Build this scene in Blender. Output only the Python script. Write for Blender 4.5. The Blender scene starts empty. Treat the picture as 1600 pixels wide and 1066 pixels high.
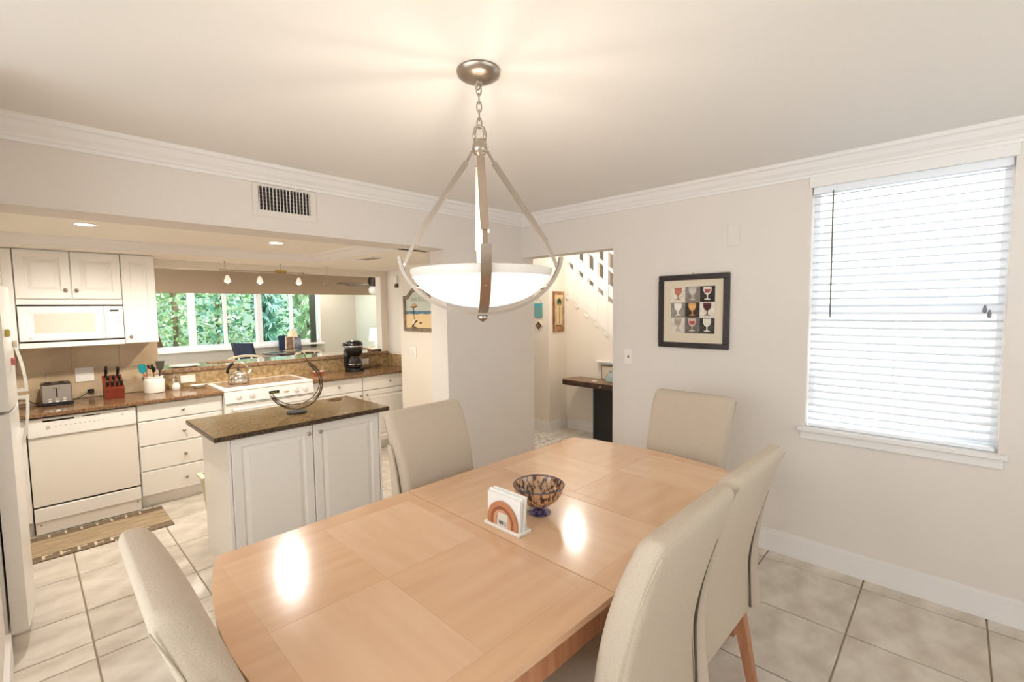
import bpy, bmesh, math, random
from mathutils import Vector, Matrix
random.seed(7)
S = bpy.context.scene
COL = S.collection

# ------------------------------------------------------------------ camera, world, sun, exposure
H = 1.59
def make_camera():
    yaw, pit, rol = 0.808952, 0.0715613, -0.0122911
    cy, sy, cp, sp = math.cos(yaw), math.sin(yaw), math.cos(pit), math.sin(pit)
    fwd = Vector((sy*cp, cy*cp, -sp)); right = Vector((cy, -sy, 0)); up = right.cross(fwd)
    r2 = right*math.cos(rol) + up*math.sin(rol); u2 = -right*math.sin(rol) + up*math.cos(rol)
    m = Matrix((r2, u2, -fwd)).transposed().to_4x4(); m.translation = (0, 0, H)
    cd = bpy.data.cameras.new('camera'); cd.sensor_width = 36; cd.lens = 730.13/1600*36; cd.clip_start = 0.02
    c = bpy.data.objects.new('camera', cd); c.matrix_world = m; COL.objects.link(c); S.camera = c
make_camera()
W = bpy.data.worlds.new('world'); S.world = W; W.use_nodes = True
W.node_tree.nodes['Background'].inputs[0].default_value = (0.89, 0.95, 1.0, 1)
W.node_tree.nodes['Background'].inputs[1].default_value = 3.3
sd = bpy.data.lights.new('sun', 'SUN'); sd.energy = 15.0; sd.angle = 0.02; sd.color = (1, .95, .86)
so = bpy.data.objects.new('sun', sd); so.rotation_euler = (math.radians(17), 0, math.radians(20)); COL.objects.link(so)
S.view_settings.view_transform = 'Standard'; S.view_settings.look = 'None'
S.view_settings.exposure = 0.12; S.view_settings.gamma = 1.0; S.view_settings.use_curve_mapping = False

# ------------------------------------------------------------------ materials
def lin(c):
    return tuple((v/255/12.92 if v/255 <= .04045 else ((v/255+.055)/1.055)**2.4) for v in c)
MATS = {}
def M(name, col, rough=.5, metal=0, col2=None, scale=8, detail=4, stretch=(1,1,1), bump=0, bscale=None, trans=0, emit=0, ecol=None, coat=0, ramp=(.35,.65), spec=None, alpha=None):
    if name in MATS: return MATS[name]
    m = bpy.data.materials.new(name); m.use_nodes = True; nt = m.node_tree; b = nt.nodes['Principled BSDF']
    b.inputs['Base Color'].default_value = (*lin(col), 1); b.inputs['Roughness'].default_value = rough; b.inputs['Metallic'].default_value = metal
    if coat: b.inputs['Coat Weight'].default_value = coat; b.inputs['Coat Roughness'].default_value = .1
    if spec is not None: b.inputs['Specular IOR Level'].default_value = spec
    if trans: b.inputs['Transmission Weight'].default_value = trans
    if alpha is not None: b.inputs['Alpha'].default_value = alpha
    if emit:
        b.inputs['Emission Color'].default_value = (*lin(ecol or col), 1); b.inputs['Emission Strength'].default_value = emit
    if col2 or bump:
        tc = nt.nodes.new('ShaderNodeTexCoord'); mp = nt.nodes.new('ShaderNodeMapping'); mp.inputs['Scale'].default_value = stretch
        nt.links.new(tc.outputs['Object'], mp.inputs[0])
    if col2:
        n = nt.nodes.new('ShaderNodeTexNoise'); n.inputs['Scale'].default_value = scale; n.inputs['Detail'].default_value = detail
        nt.links.new(mp.outputs[0], n.inputs['Vector'])
        r = nt.nodes.new('ShaderNodeValToRGB'); r.color_ramp.elements[0].color = (*lin(col), 1); r.color_ramp.elements[1].color = (*lin(col2), 1)
        r.color_ramp.elements[0].position, r.color_ramp.elements[1].position = ramp
        nt.links.new(n.outputs['Fac'], r.inputs[0]); nt.links.new(r.outputs[0], b.inputs['Base Color'])
    if bump:
        n2 = nt.nodes.new('ShaderNodeTexNoise'); n2.inputs['Scale'].default_value = bscale or scale; n2.inputs['Detail'].default_value = 3
        nt.links.new(mp.outputs[0], n2.inputs['Vector'])
        bp = nt.nodes.new('ShaderNodeBump'); bp.inputs['Strength'].default_value = bump; bp.inputs['Distance'].default_value = .01
        nt.links.new(n2.outputs['Fac'], bp.inputs['Height']); nt.links.new(bp.outputs[0], b.inputs['Normal'])
    MATS[name] = m; return m

WALL = M('wall_paint', (228,219,210), .85, bump=.08, bscale=40)
WALLK = M('kitchen_paint', (233,223,208), .8, bump=.05, bscale=40)
CEIL = M('ceiling_paint', (234,229,223), .9, bump=.22, bscale=9)
TRIM = M('trim_paint', (236,231,226), .45)
CAB = M('cabinet_paint', (241,235,226), .38)
APPL = M('appliance_white', (243,238,230), .25)
APPLG = M('appliance_panel', (236,228,216), .25)
TILE = M('floor_tile', (198,186,170), .32, col2=(229,220,207), scale=4.5, detail=9, bump=.06, bscale=14, stretch=(1,1.6,1))
GROUT = M('grout', (172,154,130), .9)
GRANITE = M('granite', (84,56,36), .13, col2=(158,122,86), scale=70, detail=6, ramp=(.32,.68))
GRANITE2 = M('granite_island', (92,70,40), .12, col2=(152,126,86), scale=90, detail=6, ramp=(.3,.7))
GRANEDGE = M('granite_edge', (44,32,24), .3, col2=(120,98,72), scale=120, detail=5, ramp=(.4,.75))
SPLASH = M('splash_granite', (148,118,80), .25, col2=(186,160,118), scale=28, detail=8)
SPLTILE = M('splash_tile', (186,160,126), .35, col2=(206,184,150), scale=5, detail=6)
WOODT = M('table_border_wood', (212,170,134), .17, col2=(218,177,141), scale=3, detail=5, stretch=(1,7,1), coat=.25)
WOODA = M('table_veneer_long', (215,174,138), .17, col2=(220,181,145), scale=3, detail=5, stretch=(1,7,1), coat=.25)
WOODB = M('table_veneer_cross', (219,180,146), .17, col2=(224,187,153), scale=3, detail=5, stretch=(7,1,1), coat=.25)
WOODL = M('leg_wood', (164,108,74), .35, col2=(184,128,92), scale=5, detail=5, stretch=(8,8,1))
FABRIC = M('chair_fabric', (192,176,156), .95, col2=(202,187,167), scale=300, detail=2, bump=.1, bscale=350)
SEAMD = M('seam_shadow', (92,80,64), .95)
NICKEL = M('brushed_nickel', (172,160,147), .3, 1)
STEEL = M('steel', (205,198,188), .22, 1)
CHROME = M('chrome', (224,216,206), .08, 1)
BRASS = M('brass', (190,156,84), .25, 1)
BLACK = M('black_plastic', (18,17,17), .22)
BLACKM = M('black_matte', (26,24,23), .6)
DARKSLOT = M('dark_slot', (34,26,22), .7)
WHITE = M('white_ceramic', (244,238,226), .2)
WHITEP = M('white_plastic', (240,234,224), .35)
PAPER = M('paper', (246,243,238), .8)
GLOW = M('bulb_glow', (255,244,226), .5, emit=14)
CANGLOW = M('can_glow', (255,240,214), .5, emit=9)
BOWLG = M('frosted_bowl', (255,250,242), .35, emit=1.0, ecol=(255,247,235))
DARKWOOD = M('dark_wood', (70,44,28), .4, col2=(104,72,48), scale=10, stretch=(1,8,1))
ESPRESSO = M('espresso_frame', (32,20,17), .35, col2=(46,30,24), scale=20)
GLASS = M('clear_glass', (235,245,245), .03, trans=1.0)
def pane_material(name, tint):
    m = bpy.data.materials.new(name); m.use_nodes = True; nt = m.node_tree; nt.nodes.remove(nt.nodes['Principled BSDF'])
    t = nt.nodes.new('ShaderNodeBsdfTransparent'); t.inputs[0].default_value = tint; g = nt.nodes.new('ShaderNodeBsdfGlossy'); g.inputs['Roughness'].default_value = .02
    x = nt.nodes.new('ShaderNodeMixShader'); x.inputs[0].default_value = .05
    nt.links.new(t.outputs[0], x.inputs[1]); nt.links.new(g.outputs[0], x.inputs[2]); nt.links.new(x.outputs[0], nt.nodes['Material Output'].inputs[0]); return m
PANE = pane_material('window_pane', (.95,.98,.98,1))

# ------------------------------------------------------------------ mesh helpers
class B:
    def __init__(s): s.v = []; s.f = []
    def add(s, vs, fs):
        o = len(s.v); s.v += [tuple(v) for v in vs]; s.f += [tuple(i+o for i in f) for f in fs]; return s
    def box(s, x0, x1, y0, y1, z0, z1, bev=0):
        if x0 > x1: x0, x1 = x1, x0
        if y0 > y1: y0, y1 = y1, y0
        if z0 > z1: z0, z1 = z1, z0
        if bev <= 0:
            return s.add([(x,y,z) for z in (z0,z1) for y in (y0,y1) for x in (x0,x1)],
                         [(0,2,3,1),(4,5,7,6),(0,1,5,4),(2,6,7,3),(0,4,6,2),(1,3,7,5)])
        bm = bmesh.new(); bmesh.ops.create_cube(bm, size=1)
        for v in bm.verts: v.co = Vector(((x0+x1)/2+v.co.x*(x1-x0), (y0+y1)/2+v.co.y*(y1-y0), (z0+z1)/2+v.co.z*(z1-z0)))
        bev = min(bev, .49*min(x1-x0, y1-y0, z1-z0))
        bmesh.ops.bevel(bm, geom=bm.edges[:], offset=bev, segments=2 if bev > .006 else 1, profile=.6, affect='EDGES')
        bm.verts.index_update(); s.add([v.co[:] for v in bm.verts], [[v.index for v in f.verts] for f in bm.faces]); bm.free(); return s
    def loft(s, rings, cap0=True, cap1=True, closed=False):
        n = len(rings[0]); vs = [p for r in rings for p in r]; fs = []
        k = len(rings)
        for i in range(k if closed else k-1):
            a, b = i*n, ((i+1) % k)*n
            for j in range(n): fs.append((a+j, a+(j+1) % n, b+(j+1) % n, b+j))
        if not closed:
            if cap0: fs.append(tuple(range(n))[::-1])
            if cap1: fs.append(tuple(range((k-1)*n, k*n)))
        return s.add(vs, fs)
    def lathe(s, prof, c=(0,0,0), n=24, axis='z', cap0=False, cap1=False):
        rings = []
        for r, h in prof:
            ring = []
            for j in range(n):
                a = 2*math.pi*j/n; x, y = r*math.cos(a), r*math.sin(a)
                p = {'z': (x, y, h), 'y': (x, h, -y), 'x': (h, x, y)}[axis]
                ring.append((c[0]+p[0], c[1]+p[1], c[2]+p[2]))
            rings.append(ring)
        return s.loft(rings, cap0, cap1)
    def tube(s, pts, r, n=6, closed=False, rr=None):
        pts = [Vector(p) for p in pts]; rings = []; k = len(pts); ref = None
        for i, p in enumerate(pts):
            if closed: t = (pts[(i+1) % k]-pts[i-1])
            else: t = pts[min(i+1, k-1)]-pts[max(i-1, 0)]
            t.normalize()
            if ref is None: ref = t.orthogonal().normalized()
            ref = (ref - t*ref.dot(t))
            if ref.length < 1e-5: ref = t.orthogonal()
            ref.normalize(); bn = t.cross(ref); q = rr[i] if rr else r
            rings.append([(p+(ref*math.cos(2*math.pi*j/n)+bn*math.sin(2*math.pi*j/n))*q)[:] for j in range(n)])
        return s.loft(rings, True, True, closed)
    def strap(s, pts, w, t, wdir):
        """flat bar: w across wdir, t across the normal of the path in the plane"""
        pts = [Vector(p) for p in pts]; wd = Vector(wdir).normalized(); rings = []; k = len(pts)
        for i, p in enumerate(pts):
            d = (pts[min(i+1, k-1)]-pts[max(i-1, 0)]).normalized(); n = d.cross(wd).normalized()
            rings.append([(p+wd*a*w/2+n*b*t/2)[:] for a, b in ((-1,-1),(1,-1),(1,1),(-1,1))])
        return s.loft(rings)
    def prism(s, poly, a, b, axis='y'):
        """poly in the two remaining axes in order; axis x:(y,z) y:(x,z) z:(x,y)"""
        def P(p, h): return {'x': (h, p[0], p[1]), 'y': (p[0], h, p[1]), 'z': (p[0], p[1], h)}[axis]
        return s.loft([[P(p, a) for p in poly], [P(p, b) for p in poly]])
    def rects(s, x0, x1, z0, z1, y, steps, back):
        """raised panel door facing -y: steps = [(inset, depth)]"""
        rings = [[(x0,back,z0),(x1,back,z0),(x1,back,z1),(x0,back,z1)]]
        for i, d in steps: rings.append([(x0+i,y+d,z0+i),(x1-i,y+d,z0+i),(x1-i,y+d,z1-i),(x0+i,y+d,z1-i)])
        return s.loft(rings)
    def sphere(s, c, r, n=12, m=8, sz=1):
        prof = [(max(1e-4, r*math.sin(math.pi*i/m)), -r*sz*math.cos(math.pi*i/m)) for i in range(m+1)]
        return s.lathe(prof, c, n, cap0=True, cap1=True)
    def obj(s, name, mat, parent=None, smooth=None, data=None):
        me = data
        if me is None:
            me = bpy.data.meshes.new(name)
            off = Vector((0,0,0))
            if parent is None:
                xs, ys, zs = zip(*s.v); off = Vector(((min(xs)+max(xs))/2, (min(ys)+max(ys))/2, min(zs)))
            else:
                q = parent
                while q: off += q.location; q = q.parent
            me.from_pydata([(v[0]-off.x, v[1]-off.y, v[2]-off.z) for v in s.v], [], s.f)
            bm = bmesh.new(); bm.from_mesh(me); bmesh.ops.recalc_face_normals(bm, faces=bm.faces[:]); bm.to_mesh(me); bm.free()
            me.materials.append(mat)
            if smooth:
                me.shade_smooth()
                if smooth != True: me.set_sharp_from_angle(angle=math.radians(smooth))
        o = bpy.data.objects.new(name, me); COL.objects.link(o)
        if parent is None: o.location = off
        else: o.parent = parent
        return o
def tag(o, label, cat, group=None):
    o['label'] = label; o['category'] = cat
    if group: o['group'] = group
    return o
def thing(name, label, cat, loc, group=None):
    e = bpy.data.objects.new(name, None); e.empty_display_size = .05; e.location = loc; COL.objects.link(e)
    return tag(e, label, cat, group)
def struct(o, label=None):
    o['kind'] = 'structure'
    if label: o['label'] = label
    return o
def copy_tree(o, parent=None):
    c = o.copy(); COL.objects.link(c); c.parent = parent
    for ch in list(o.children): copy_tree(ch, c)
    return c
def text(name, body, size, mat, parent, loc, rot, extrude=.0004, align='CENTER'):
    cu = bpy.data.curves.new(name, 'FONT'); cu.body = body; cu.size = size; cu.extrude = extrude; cu.align_x = align
    t = bpy.data.objects.new(name, cu); COL.objects.link(t)
    dg = bpy.context.evaluated_depsgraph_get(); me = bpy.data.meshes.new_from_object(t.evaluated_get(dg)); bpy.data.objects.remove(t)
    me.materials.clear(); me.materials.append(mat)
    o = bpy.data.objects.new(name, me); COL.objects.link(o)
    o.rotation_euler = rot; q = parent; off = Vector((0,0,0))
    while q: off += q.location; q = q.parent
    o.location = Vector(loc)-off; o.parent = parent
    return o
def point(name, loc, e, r=.03, col=(1,.93,.84)):
    l = bpy.data.lights.new(name, 'POINT'); l.energy = e; l.shadow_soft_size = r; l.color = col
    o = bpy.data.objects.new(name, l); o.location = loc; COL.objects.link(o); return o
def spot(name, loc, e, ang, rot=(0,0,0), r=.04, col=(1,.92,.8)):
    l = bpy.data.lights.new(name, 'SPOT'); l.energy = e; l.spot_size = math.radians(ang); l.spot_blend = .6; l.shadow_soft_size = r; l.color = col
    o = bpy.data.objects.new(name, l); o.location = loc; o.rotation_euler = rot; COL.objects.link(o); return o

# ------------------------------------------------------------------ shell
XB, YA, ZC, ZS = 3.27, 2.97, 2.43, 2.06
YK = 5.22                                            # kitchen back wall
# floor slab + tiles
fl = struct(B().box(-2.6, 5.1, -3.1, 5.6, -.06, -.008).obj('floor', GROUT), 'pale stone tiled floor with darker grout joints')
px, py = .5, .4965; gx, gy = .148, .330
tile_data = {}
def tile(x0, x1, y0, y1):
    k = (round(x1-x0, 3), round(y1-y0, 3)); g = .0035
    if k not in tile_data:
        w, d = k[0]/2-g, k[1]/2-g; c = .003
        o = B().loft([[(-w,-d,-.0),(w,-d,-.0),(w,d,-.0),(-w,d,-.0)], [(-w,-d,.006),(w,-d,.006),(w,d,.006),(-w,d,.006)],
                      [(-w+c,-d+c,.008),(w-c,-d+c,.008),(w-c,d-c,.008),(-w+c,d-c,.008)]]).obj('tile', TILE, fl)
        me = o.data; me.transform(Matrix.Translation(fl.location)); tile_data[k] = me
    else: o = B().obj('tile', TILE, fl, data=tile_data[k])
    o.location = Vector(((x0+x1)/2, (y0+y1)/2, -.008))-fl.location
def tiles(X0, X1, Y0, Y1):
    i = math.floor((X0-gx)/px)
    while gx+i*px < X1-.02:
        a, b = max(X0, gx+i*px), min(X1, gx+(i+1)*px); j = math.floor((Y0-gy)/py)
        while gy+j*py < Y1-.02:
            c, d = max(Y0, gy+j*py), min(Y1, gy+(j+1)*py)
            if b-a > .02 and d-c > .02: tile(a, b, c, d)
            j += 1
        i += 1
tiles(-.85, 3.27, -1.15, 2.97)
tiles(-.85, 2.36, 2.97, 5.2)
tiles(2.36, 2.93, 3.18, 5.2)
tiles(3.42, 4.9, 1.8, 3.69)
tiles(3.42, 4.54, 3.69, 5.2)
tiles(3.27, 3.42, 2.0, 2.97)
struct(B().box(-1.6, 5.7, 5.6, 10.75, -.06, 0).obj('floor', M('living_floor', (168,150,128), .4, col2=(190,174,152), scale=3)), 'beige living room floor beyond the kitchen bar')
# dining ceiling, kitchen ceiling with tray, living and hall ceilings
struct(B().box(-2.6, 3.42, -3.1, 3.24, ZC, ZC+.12).obj('ceiling', CEIL), 'white textured dining room ceiling')
TX1, TY0, TY1, TZ = 2.08, 3.24, 4.68, 2.135
kc = B(); kc.box(-1.0, 3.42, TY1, YK+.12, ZS, ZS+.3); kc.box(TX1, 3.42, 3.18, TY1, ZS, ZS+.3); kc.box(-1.0, TX1, TY0, TY1, TZ, TZ+.2)
kco = struct(kc.obj('ceiling', M('kitchen_ceiling', (246,238,226), .7)), 'cream kitchen ceiling with a shallow raised tray')
# tray cove trim
def cove(a0, a1, along, sgn, pos):
    pr = [(0,0),(-.012,0),(-.016,.012),(-.03,.022),(-.05,.05),(-.075,.062),(-.08,.075),(0,.075)]
    b = B()
    if along == 'x': b.prism([(pos+sgn*p, ZS+q) for p, q in pr], a0, a1, 'x')
    else: b.prism([(pos+sgn*p, ZS+q) for p, q in pr], a0, a1, 'y')
    return b
struct(cove(-1.0, TX1, 'x', 1, TY1).obj('trim_3', TRIM), 'stepped cream moulding inside the kitchen ceiling tray')
struct(cove(TY0, TY1, 'y', 1, TX1).obj('trim_4', TRIM), 'stepped cream moulding closing the end of the kitchen ceiling tray')
# wall A: soffit + column
struct(B().box(-2.6, 2.36, YA, 3.24, ZS, ZC).obj('wall_soffit', WALL), 'dropped soffit wall above the kitchen opening')
struct(B().box(2.36, 3.42, YA, 3.18, 0, ZC).obj('wall_front', WALL), 'wide plain white column between kitchen and hallway')
struct(B().box(2.93, 3.2, 3.18, 4.52, 0, ZS).box(3.2, 3.42, 3.18, 5.34, 0, ZS+.2).obj('wall_kitchen_side', WALLK), 'cream kitchen side wall carrying the beach sign')
# kitchen back wall : solid left part, low wall, right jamb, header
kb = B().box(-.85, .835, YK, YK+.12, 0, ZS).box(.835, 3.11, YK, YK+.12, 0, 1.026).box(3.11, 3.2, YK, YK+.12, 0, ZS).box(.835, 3.11, YK, YK+.12, 1.99, ZS)
struct(kb.obj('wall_kitchen_back', WALLK), 'cream kitchen back wall with a wide pass-through opening')
struct(B().box(-1.0, -.85, 2.4, 5.34, 0, ZS+.2).obj('wall_kitchen_left', WALLK), 'cream wall behind the refrigerator')
struct(B().box(-.30, -.135, 2.35, 3.06, 0, ZC).obj('wall_left', WALL), 'end of the plain left wall beside the refrigerator')
struct(B().box(-1.9, .2, -1.45, -1.3, 0, ZC).box(3.0, 3.27, -1.45, -1.3, 0, ZC).box(.2, 3.0, -1.45, -1.3, 0, 1.1).box(.2, 3.0, -1.45, -1.3, 2.25, ZC).obj('wall_back', WALL), 'plain dining room wall behind the camera with an opening for the added fill window')
w5 = struct(B().box(.2, .26, -1.42, -1.36, 1.1, 2.25).box(2.94, 3.0, -1.42, -1.36, 1.1, 2.25).box(.26, 2.94, -1.42, -1.36, 1.1, 1.16).box(.26, 2.94, -1.42, -1.36, 2.19, 2.25).obj('fill_window', TRIM), 'unseen wide white framed window added behind the camera to let in light')  # unseen window, added to raise the daylight level in the dining room
for i in range(3):
    B().box(.26+i*.8933, .26+(i+1)*.8933, -1.392, -1.388, 1.16, 2.19).obj('pane', PANE, w5)
    if i: B().box(.24+i*.8933, .28+i*.8933, -1.41, -1.37, 1.16, 2.19).obj('mullion', TRIM, w5)
struct(B().box(-.135, -.117, 2.35, 3.06, 0, .14).obj('baseboard_left', TRIM), 'white baseboard at the end of the left wall')
# wall B with window hole and hall opening
WY0, WY1, WZ0, WZ1 = -.17, .652, .84, 2.29
wb = B().box(XB, 3.42, -3.1, WY0, 0, ZC).box(XB, 3.42, WY1, 2.0, 0, ZC).box(XB, 3.42, WY0, WY1, 0, WZ0).box(XB, 3.42, WY0, WY1, WZ1, ZC).box(XB, 3.42, 2.0, YA, 2.05, ZC)
struct(wb.obj('wall_right', WALL), 'beige dining room wall with the window')
# crown profile, baseboards
crown = [(0,-.10),(.012,-.10),(.016,-.085),(.024,-.08),(.03,-.068),(.05,-.05),(.066,-.024),(.08,-.018),(.086,-.006),(.09,0),(0,0)]
struct(B().loft([[(-2.6, YA-p, ZC+q) for p, q in crown], [(XB-p, YA-p, ZC+q) for p, q in crown]]).obj('trim_1', TRIM), 'white crown moulding along the soffit wall')
struct(B().loft([[(XB-p, -3.1, ZC+q) for p, q in crown], [(XB-p, YA-p, ZC+q) for p, q in crown]]).obj('trim_2', TRIM), 'white crown moulding above the window wall')
def bb(x0, x1, y0, y1, name, lab):
    b = B(); b.box(x0, x1, y0, y1, 0, .118)
    if abs(x1-x0) < abs(y1-y0): b.box(x0+(.006 if x0 < x1 else 0), x1, y0, y1, .118, .14)
    else: b.box(x0, x1, y0+.006, y1, .118, .14)
    return struct(b.obj(name, TRIM), lab)
bb(XB-.018, XB, -3.1, 2.0, 'baseboard_right', 'tall white baseboard along the window wall')
bb(2.36, 3.27, YA-.018, YA, 'baseboard_front', 'white baseboard along the column wall')
# hall
struct(B().box(4.54, 4.7, 3.69, 5.34, 0, 2.6).obj('wall_hall_left', WALLK), 'cream hall wall carrying two small hanging decorations')
struct(B().box(4.7, 4.9, 3.69, 3.85, 0, 2.6).obj('wall_hall_jog', WALLK), 'cream hall return wall carrying the palm picture')
stl = lambda y: 1.78-.774*(3.722-y)
sw = B().prism([(1.6, 0), (3.85, 0), (3.85, stl(3.85)), (1.6, stl(1.6))], 4.9, 5.0, 'x')
struct(sw.obj('wall_stair', WALLK), 'cream wall under the staircase behind the console')
struct(B().box(6.0, 6.1, 1.0, 5.4, 0, 3.2).obj('wall_stair_back', M('stair_back_paint', (198,190,180), .8)), 'grey beige wall behind the staircase')
struct(B().box(3.42, 6.1, 5.34, 5.46, 0, 3.2).obj('wall_hall_back', WALLK), 'far wall closing the hallway')
struct(B().box(3.42, 6.1, 1.4, 5.4, 2.62, 2.7).obj('ceiling', CEIL), 'hall and stairwell ceiling')
struct(B().box(3.42, 6.1, 1.45, 1.55, 0, 2.62).obj('wall_hall_end', WALLK), 'near end wall of the hallway')
bb(4.522, 4.54, 3.672, 5.34, 'baseboard_hall_left', 'white baseboard under the small hall decorations')
bb(4.54, 4.9, 3.672, 3.69, 'baseboard_hall_jog', 'white baseboard under the palm picture')
bb(4.882, 4.9, 1.6, 3.672, 'baseboard_stair', 'white baseboard behind the console table')
# living room
YW = 10.6; LRC = M('living_paint', (206,202,192), .85); LRG = M('living_paint_cool', (206,216,206), .85)
wx = [1.69, 2.152, 2.358, 2.79, 2.85, 3.344, 3.542, 4.05, 4.16, 4.485, 4.63]
lw = B().box(-1.6, .45, YW, YW+.12, 0, 2.6).box(4.73, 5.75, YW, YW+.12, 0, 2.6).box(.45, 4.73, YW, YW+.12, 0, .86).box(.45, 4.73, YW, YW+.12, 2.3, 2.6)
struct(lw.obj('wall_living_back', LRC), 'pale grey living room wall around the windows')
struct(B().box(5.62, 5.75, 5.46, YW, 0, 2.6).obj('wall_living_right', LRG), 'pale green living room side wall')
struct(B().box(-1.75, 5.75, 5.34, YW+.12, 2.5, 2.6).obj('ceiling', CEIL), 'living room ceiling')
struct(B().box(-1.6, 5.62, 9.0, 9.14, 1.89, 2.5).obj('wall_bulkhead', M('taupe_paint', (176,154,130), .85)), 'taupe bulkhead in front of the living room windows')
struct(B().box(-1.75, -.85, YK, YK+.12, 0, 2.6).box(-.85, 3.42, YK+.06, YK+.12, 2.06, 2.5).box(3.42, 5.75, 5.34, 5.46, 0, 2.6).obj('wall_living_near', LRC), 'living room side of the kitchen wall')

# ------------------------------------------------------------------ dining window + blind
WF = M('window_white', (244,246,250), .4)
def rect_frame(b, y0, y1, z0, z1, t, x0, x1):
    b.box(x0, x1, y0, y0+t, z0, z1).box(x0, x1, y1-t, y1, z0, z1).box(x0, x1, y0+t, y1-t, z0, z0+t).box(x0, x1, y0+t, y1-t, z1-t, z1); return b
w1 = struct(rect_frame(B(), WY0, WY1, WZ0, WZ1, .03, 3.355, 3.41).obj('window_1', WF), 'white dining room window behind the blind')
B().box(3.375, 3.40, WY0+.03, WY1-.03, 1.54, 1.58).obj('meeting_rail', WF, w1)
B().box(3.384, 3.388, WY0+.03, WY1-.03, WZ0+.03, 1.54).obj('pane', PANE, w1)
B().box(3.384, 3.388, WY0+.03, WY1-.03, 1.58, WZ1-.03).obj('pane', PANE, w1)
B().box(XB-.032, 3.355, WY0-.035, WY1+.035, WZ0-.022, WZ0+.0025, .003).obj('sill', TRIM, w1)
B().box(XB-.014, XB, WY0-.02, WY1+.02, WZ0-.07, WZ0-.022, .002).obj('apron', TRIM, w1)
bl = thing('window_blind', 'white horizontal slat blind with its wand hanging in the dining room window', 'blind', (3.31, (WY0+WY1)/2, WZ0))
B().box(XB-.012, XB+.004, WY0-.012, WY1+.012, 2.272, 2.33, .002).obj('valance', TRIM, bl)
B().box(3.285, 3.335, WY0+.006, WY1-.006, 2.235, 2.288).obj('headrail', WF, bl)
SLAT = bpy.data.materials.new('blind_slat'); SLAT.use_nodes = True
_n = SLAT.node_tree; _b = _n.nodes['Principled BSDF']; _b.inputs['Base Color'].default_value = (.86,.88,.92,1); _b.inputs['Roughness'].default_value = .5
_t = _n.nodes.new('ShaderNodeBsdfTranslucent'); _t.inputs[0].default_value = (.9,.93,1,1); _x = _n.nodes.new('ShaderNodeMixShader'); _x.inputs[0].default_value = .3
_n.links.new(_b.outputs[0], _x.inputs[1]); _n.links.new(_t.outputs[0], _x.inputs[2]); _n.links.new(_x.outputs[0], _n.nodes['Material Output'].inputs[0])
ns = 32; sl0 = None
for i in range(ns):
    z = WZ0+.055+i*(2.222-WZ0-.055)/(ns-1)
    if sl0 is None:
        ring = []
        tl = math.radians(13)
        for u in (-1,-.5,0,.5,1):
            a, c = u*.0245, .003*(1-u*u); ring.append((a*math.cos(tl)-c*math.sin(tl), a*math.sin(tl)+c*math.cos(tl)))
        low = [(p[0], p[1]-.0036) for p in ring][::-1]
        poly = ring+low
        sl0 = B().loft([[(3.31+p[0], y, z+p[1]) for p in poly] for y in (WY0+.01, WY1-.01)]).obj('slat', SLAT, bl, smooth=50); zz0 = z
    else:
        o = sl0.copy(); COL.objects.link(o); o.parent = bl; o.location = (0, 0, z-zz0)
B().box(3.288, 3.332, WY0+.01, WY1-.01, WZ0+.0035, WZ0+.024, .004).obj('bottom_rail', WF, bl)
for y in (.53, .24, -.08):
    B().tube([(3.282, y, WZ0+.01), (3.282, y, 2.25)], .0012, 4).obj('ladder_cord', WF, bl)
B().tube([(3.262, .545, 2.24), (3.262, .54, 1.51)], .0042, 6).obj('wand', M('wand_grey', (120,118,116), .3), bl)
lc = B().tube([(3.264, -.095, 2.24), (3.264, -.095, 1.575)], .0012, 4).obj('lift_cord', WF, bl)
B().lathe([(.003,1.575),(.008,1.555),(.009,1.54),(.004,1.535)], (3.264,-.095,0), 8, cap0=True, cap1=True).obj('tassel', M('tassel_grey', (128,128,138), .5), lc)
B().lathe([(.003,1.55),(.008,1.53),(.009,1.515),(.004,1.51)], (3.264,-.112,0), 8, cap0=True, cap1=True).obj('tassel', MATS['tassel_grey'], lc)

# exterior seen through the blind
struct(B().box(3.45, 12, -9, 1.4, -.3, -.1).obj('ground', M('patio', (200,196,188), .9)), 'pale patio outside the dining room window')
fe = thing('garden_fence', 'white slatted garden fence outside the dining room window', 'fence', (5.6, -.6, -.1))
f0 = None
for i in range(19):
    y = -2.4+i*.19
    if f0 is None: f0 = B().box(5.6, 5.625, y, y+.14, -.1, 1.75).obj('picket', WF, fe)
    else:
        o = f0.copy(); COL.objects.link(o); o.parent = fe; o.location = (0, i*.19, 0)
B().box(5.63, 5.67, -2.5, 1.25, .3, .39).obj('rail', WF, fe); B().box(5.63, 5.67, -2.5, 1.25, 1.4, 1.49).obj('rail', WF, fe)

# ------------------------------------------------------------------ chandelier
PX, PY = 1.172, 1.266
ch = thing('chandelier', 'brushed nickel pendant chandelier with a glowing frosted glass bowl over the table', 'chandelier', (PX, PY, 1.55))
B().lathe([(.075,2.43),(.078,2.424),(.074,2.412),(.055,2.40),(.03,2.392),(.012,2.39),(.010,2.38)], (PX,PY,0), 28, cap1=True).obj('canopy', NICKEL, ch, smooth=40)
B().tube([(PX+.011*math.cos(t), PY-.011*math.sin(t), 2.378+.011*math.sin(t*1)) for t in [k*math.pi/4 for k in range(8)]], .003, 6, closed=True).obj('canopy_loop', NICKEL, ch, smooth=True)
lk = None
for i in range(5):
    zc = 2.362-i*.0285; q = []
    for k in range(12):
        t = 2*math.pi*k/12; a, b = .0085*math.cos(t), .019*math.sin(t)
        q.append((PX+(a*.7 if i % 2 == 0 else a*.7), PY+(-a*.7 if i % 2 == 0 else a*.7), zc+b))
    B().tube(q, .0028, 6, closed=True).obj('chain_link', NICKEL, ch, smooth=True)
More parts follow.
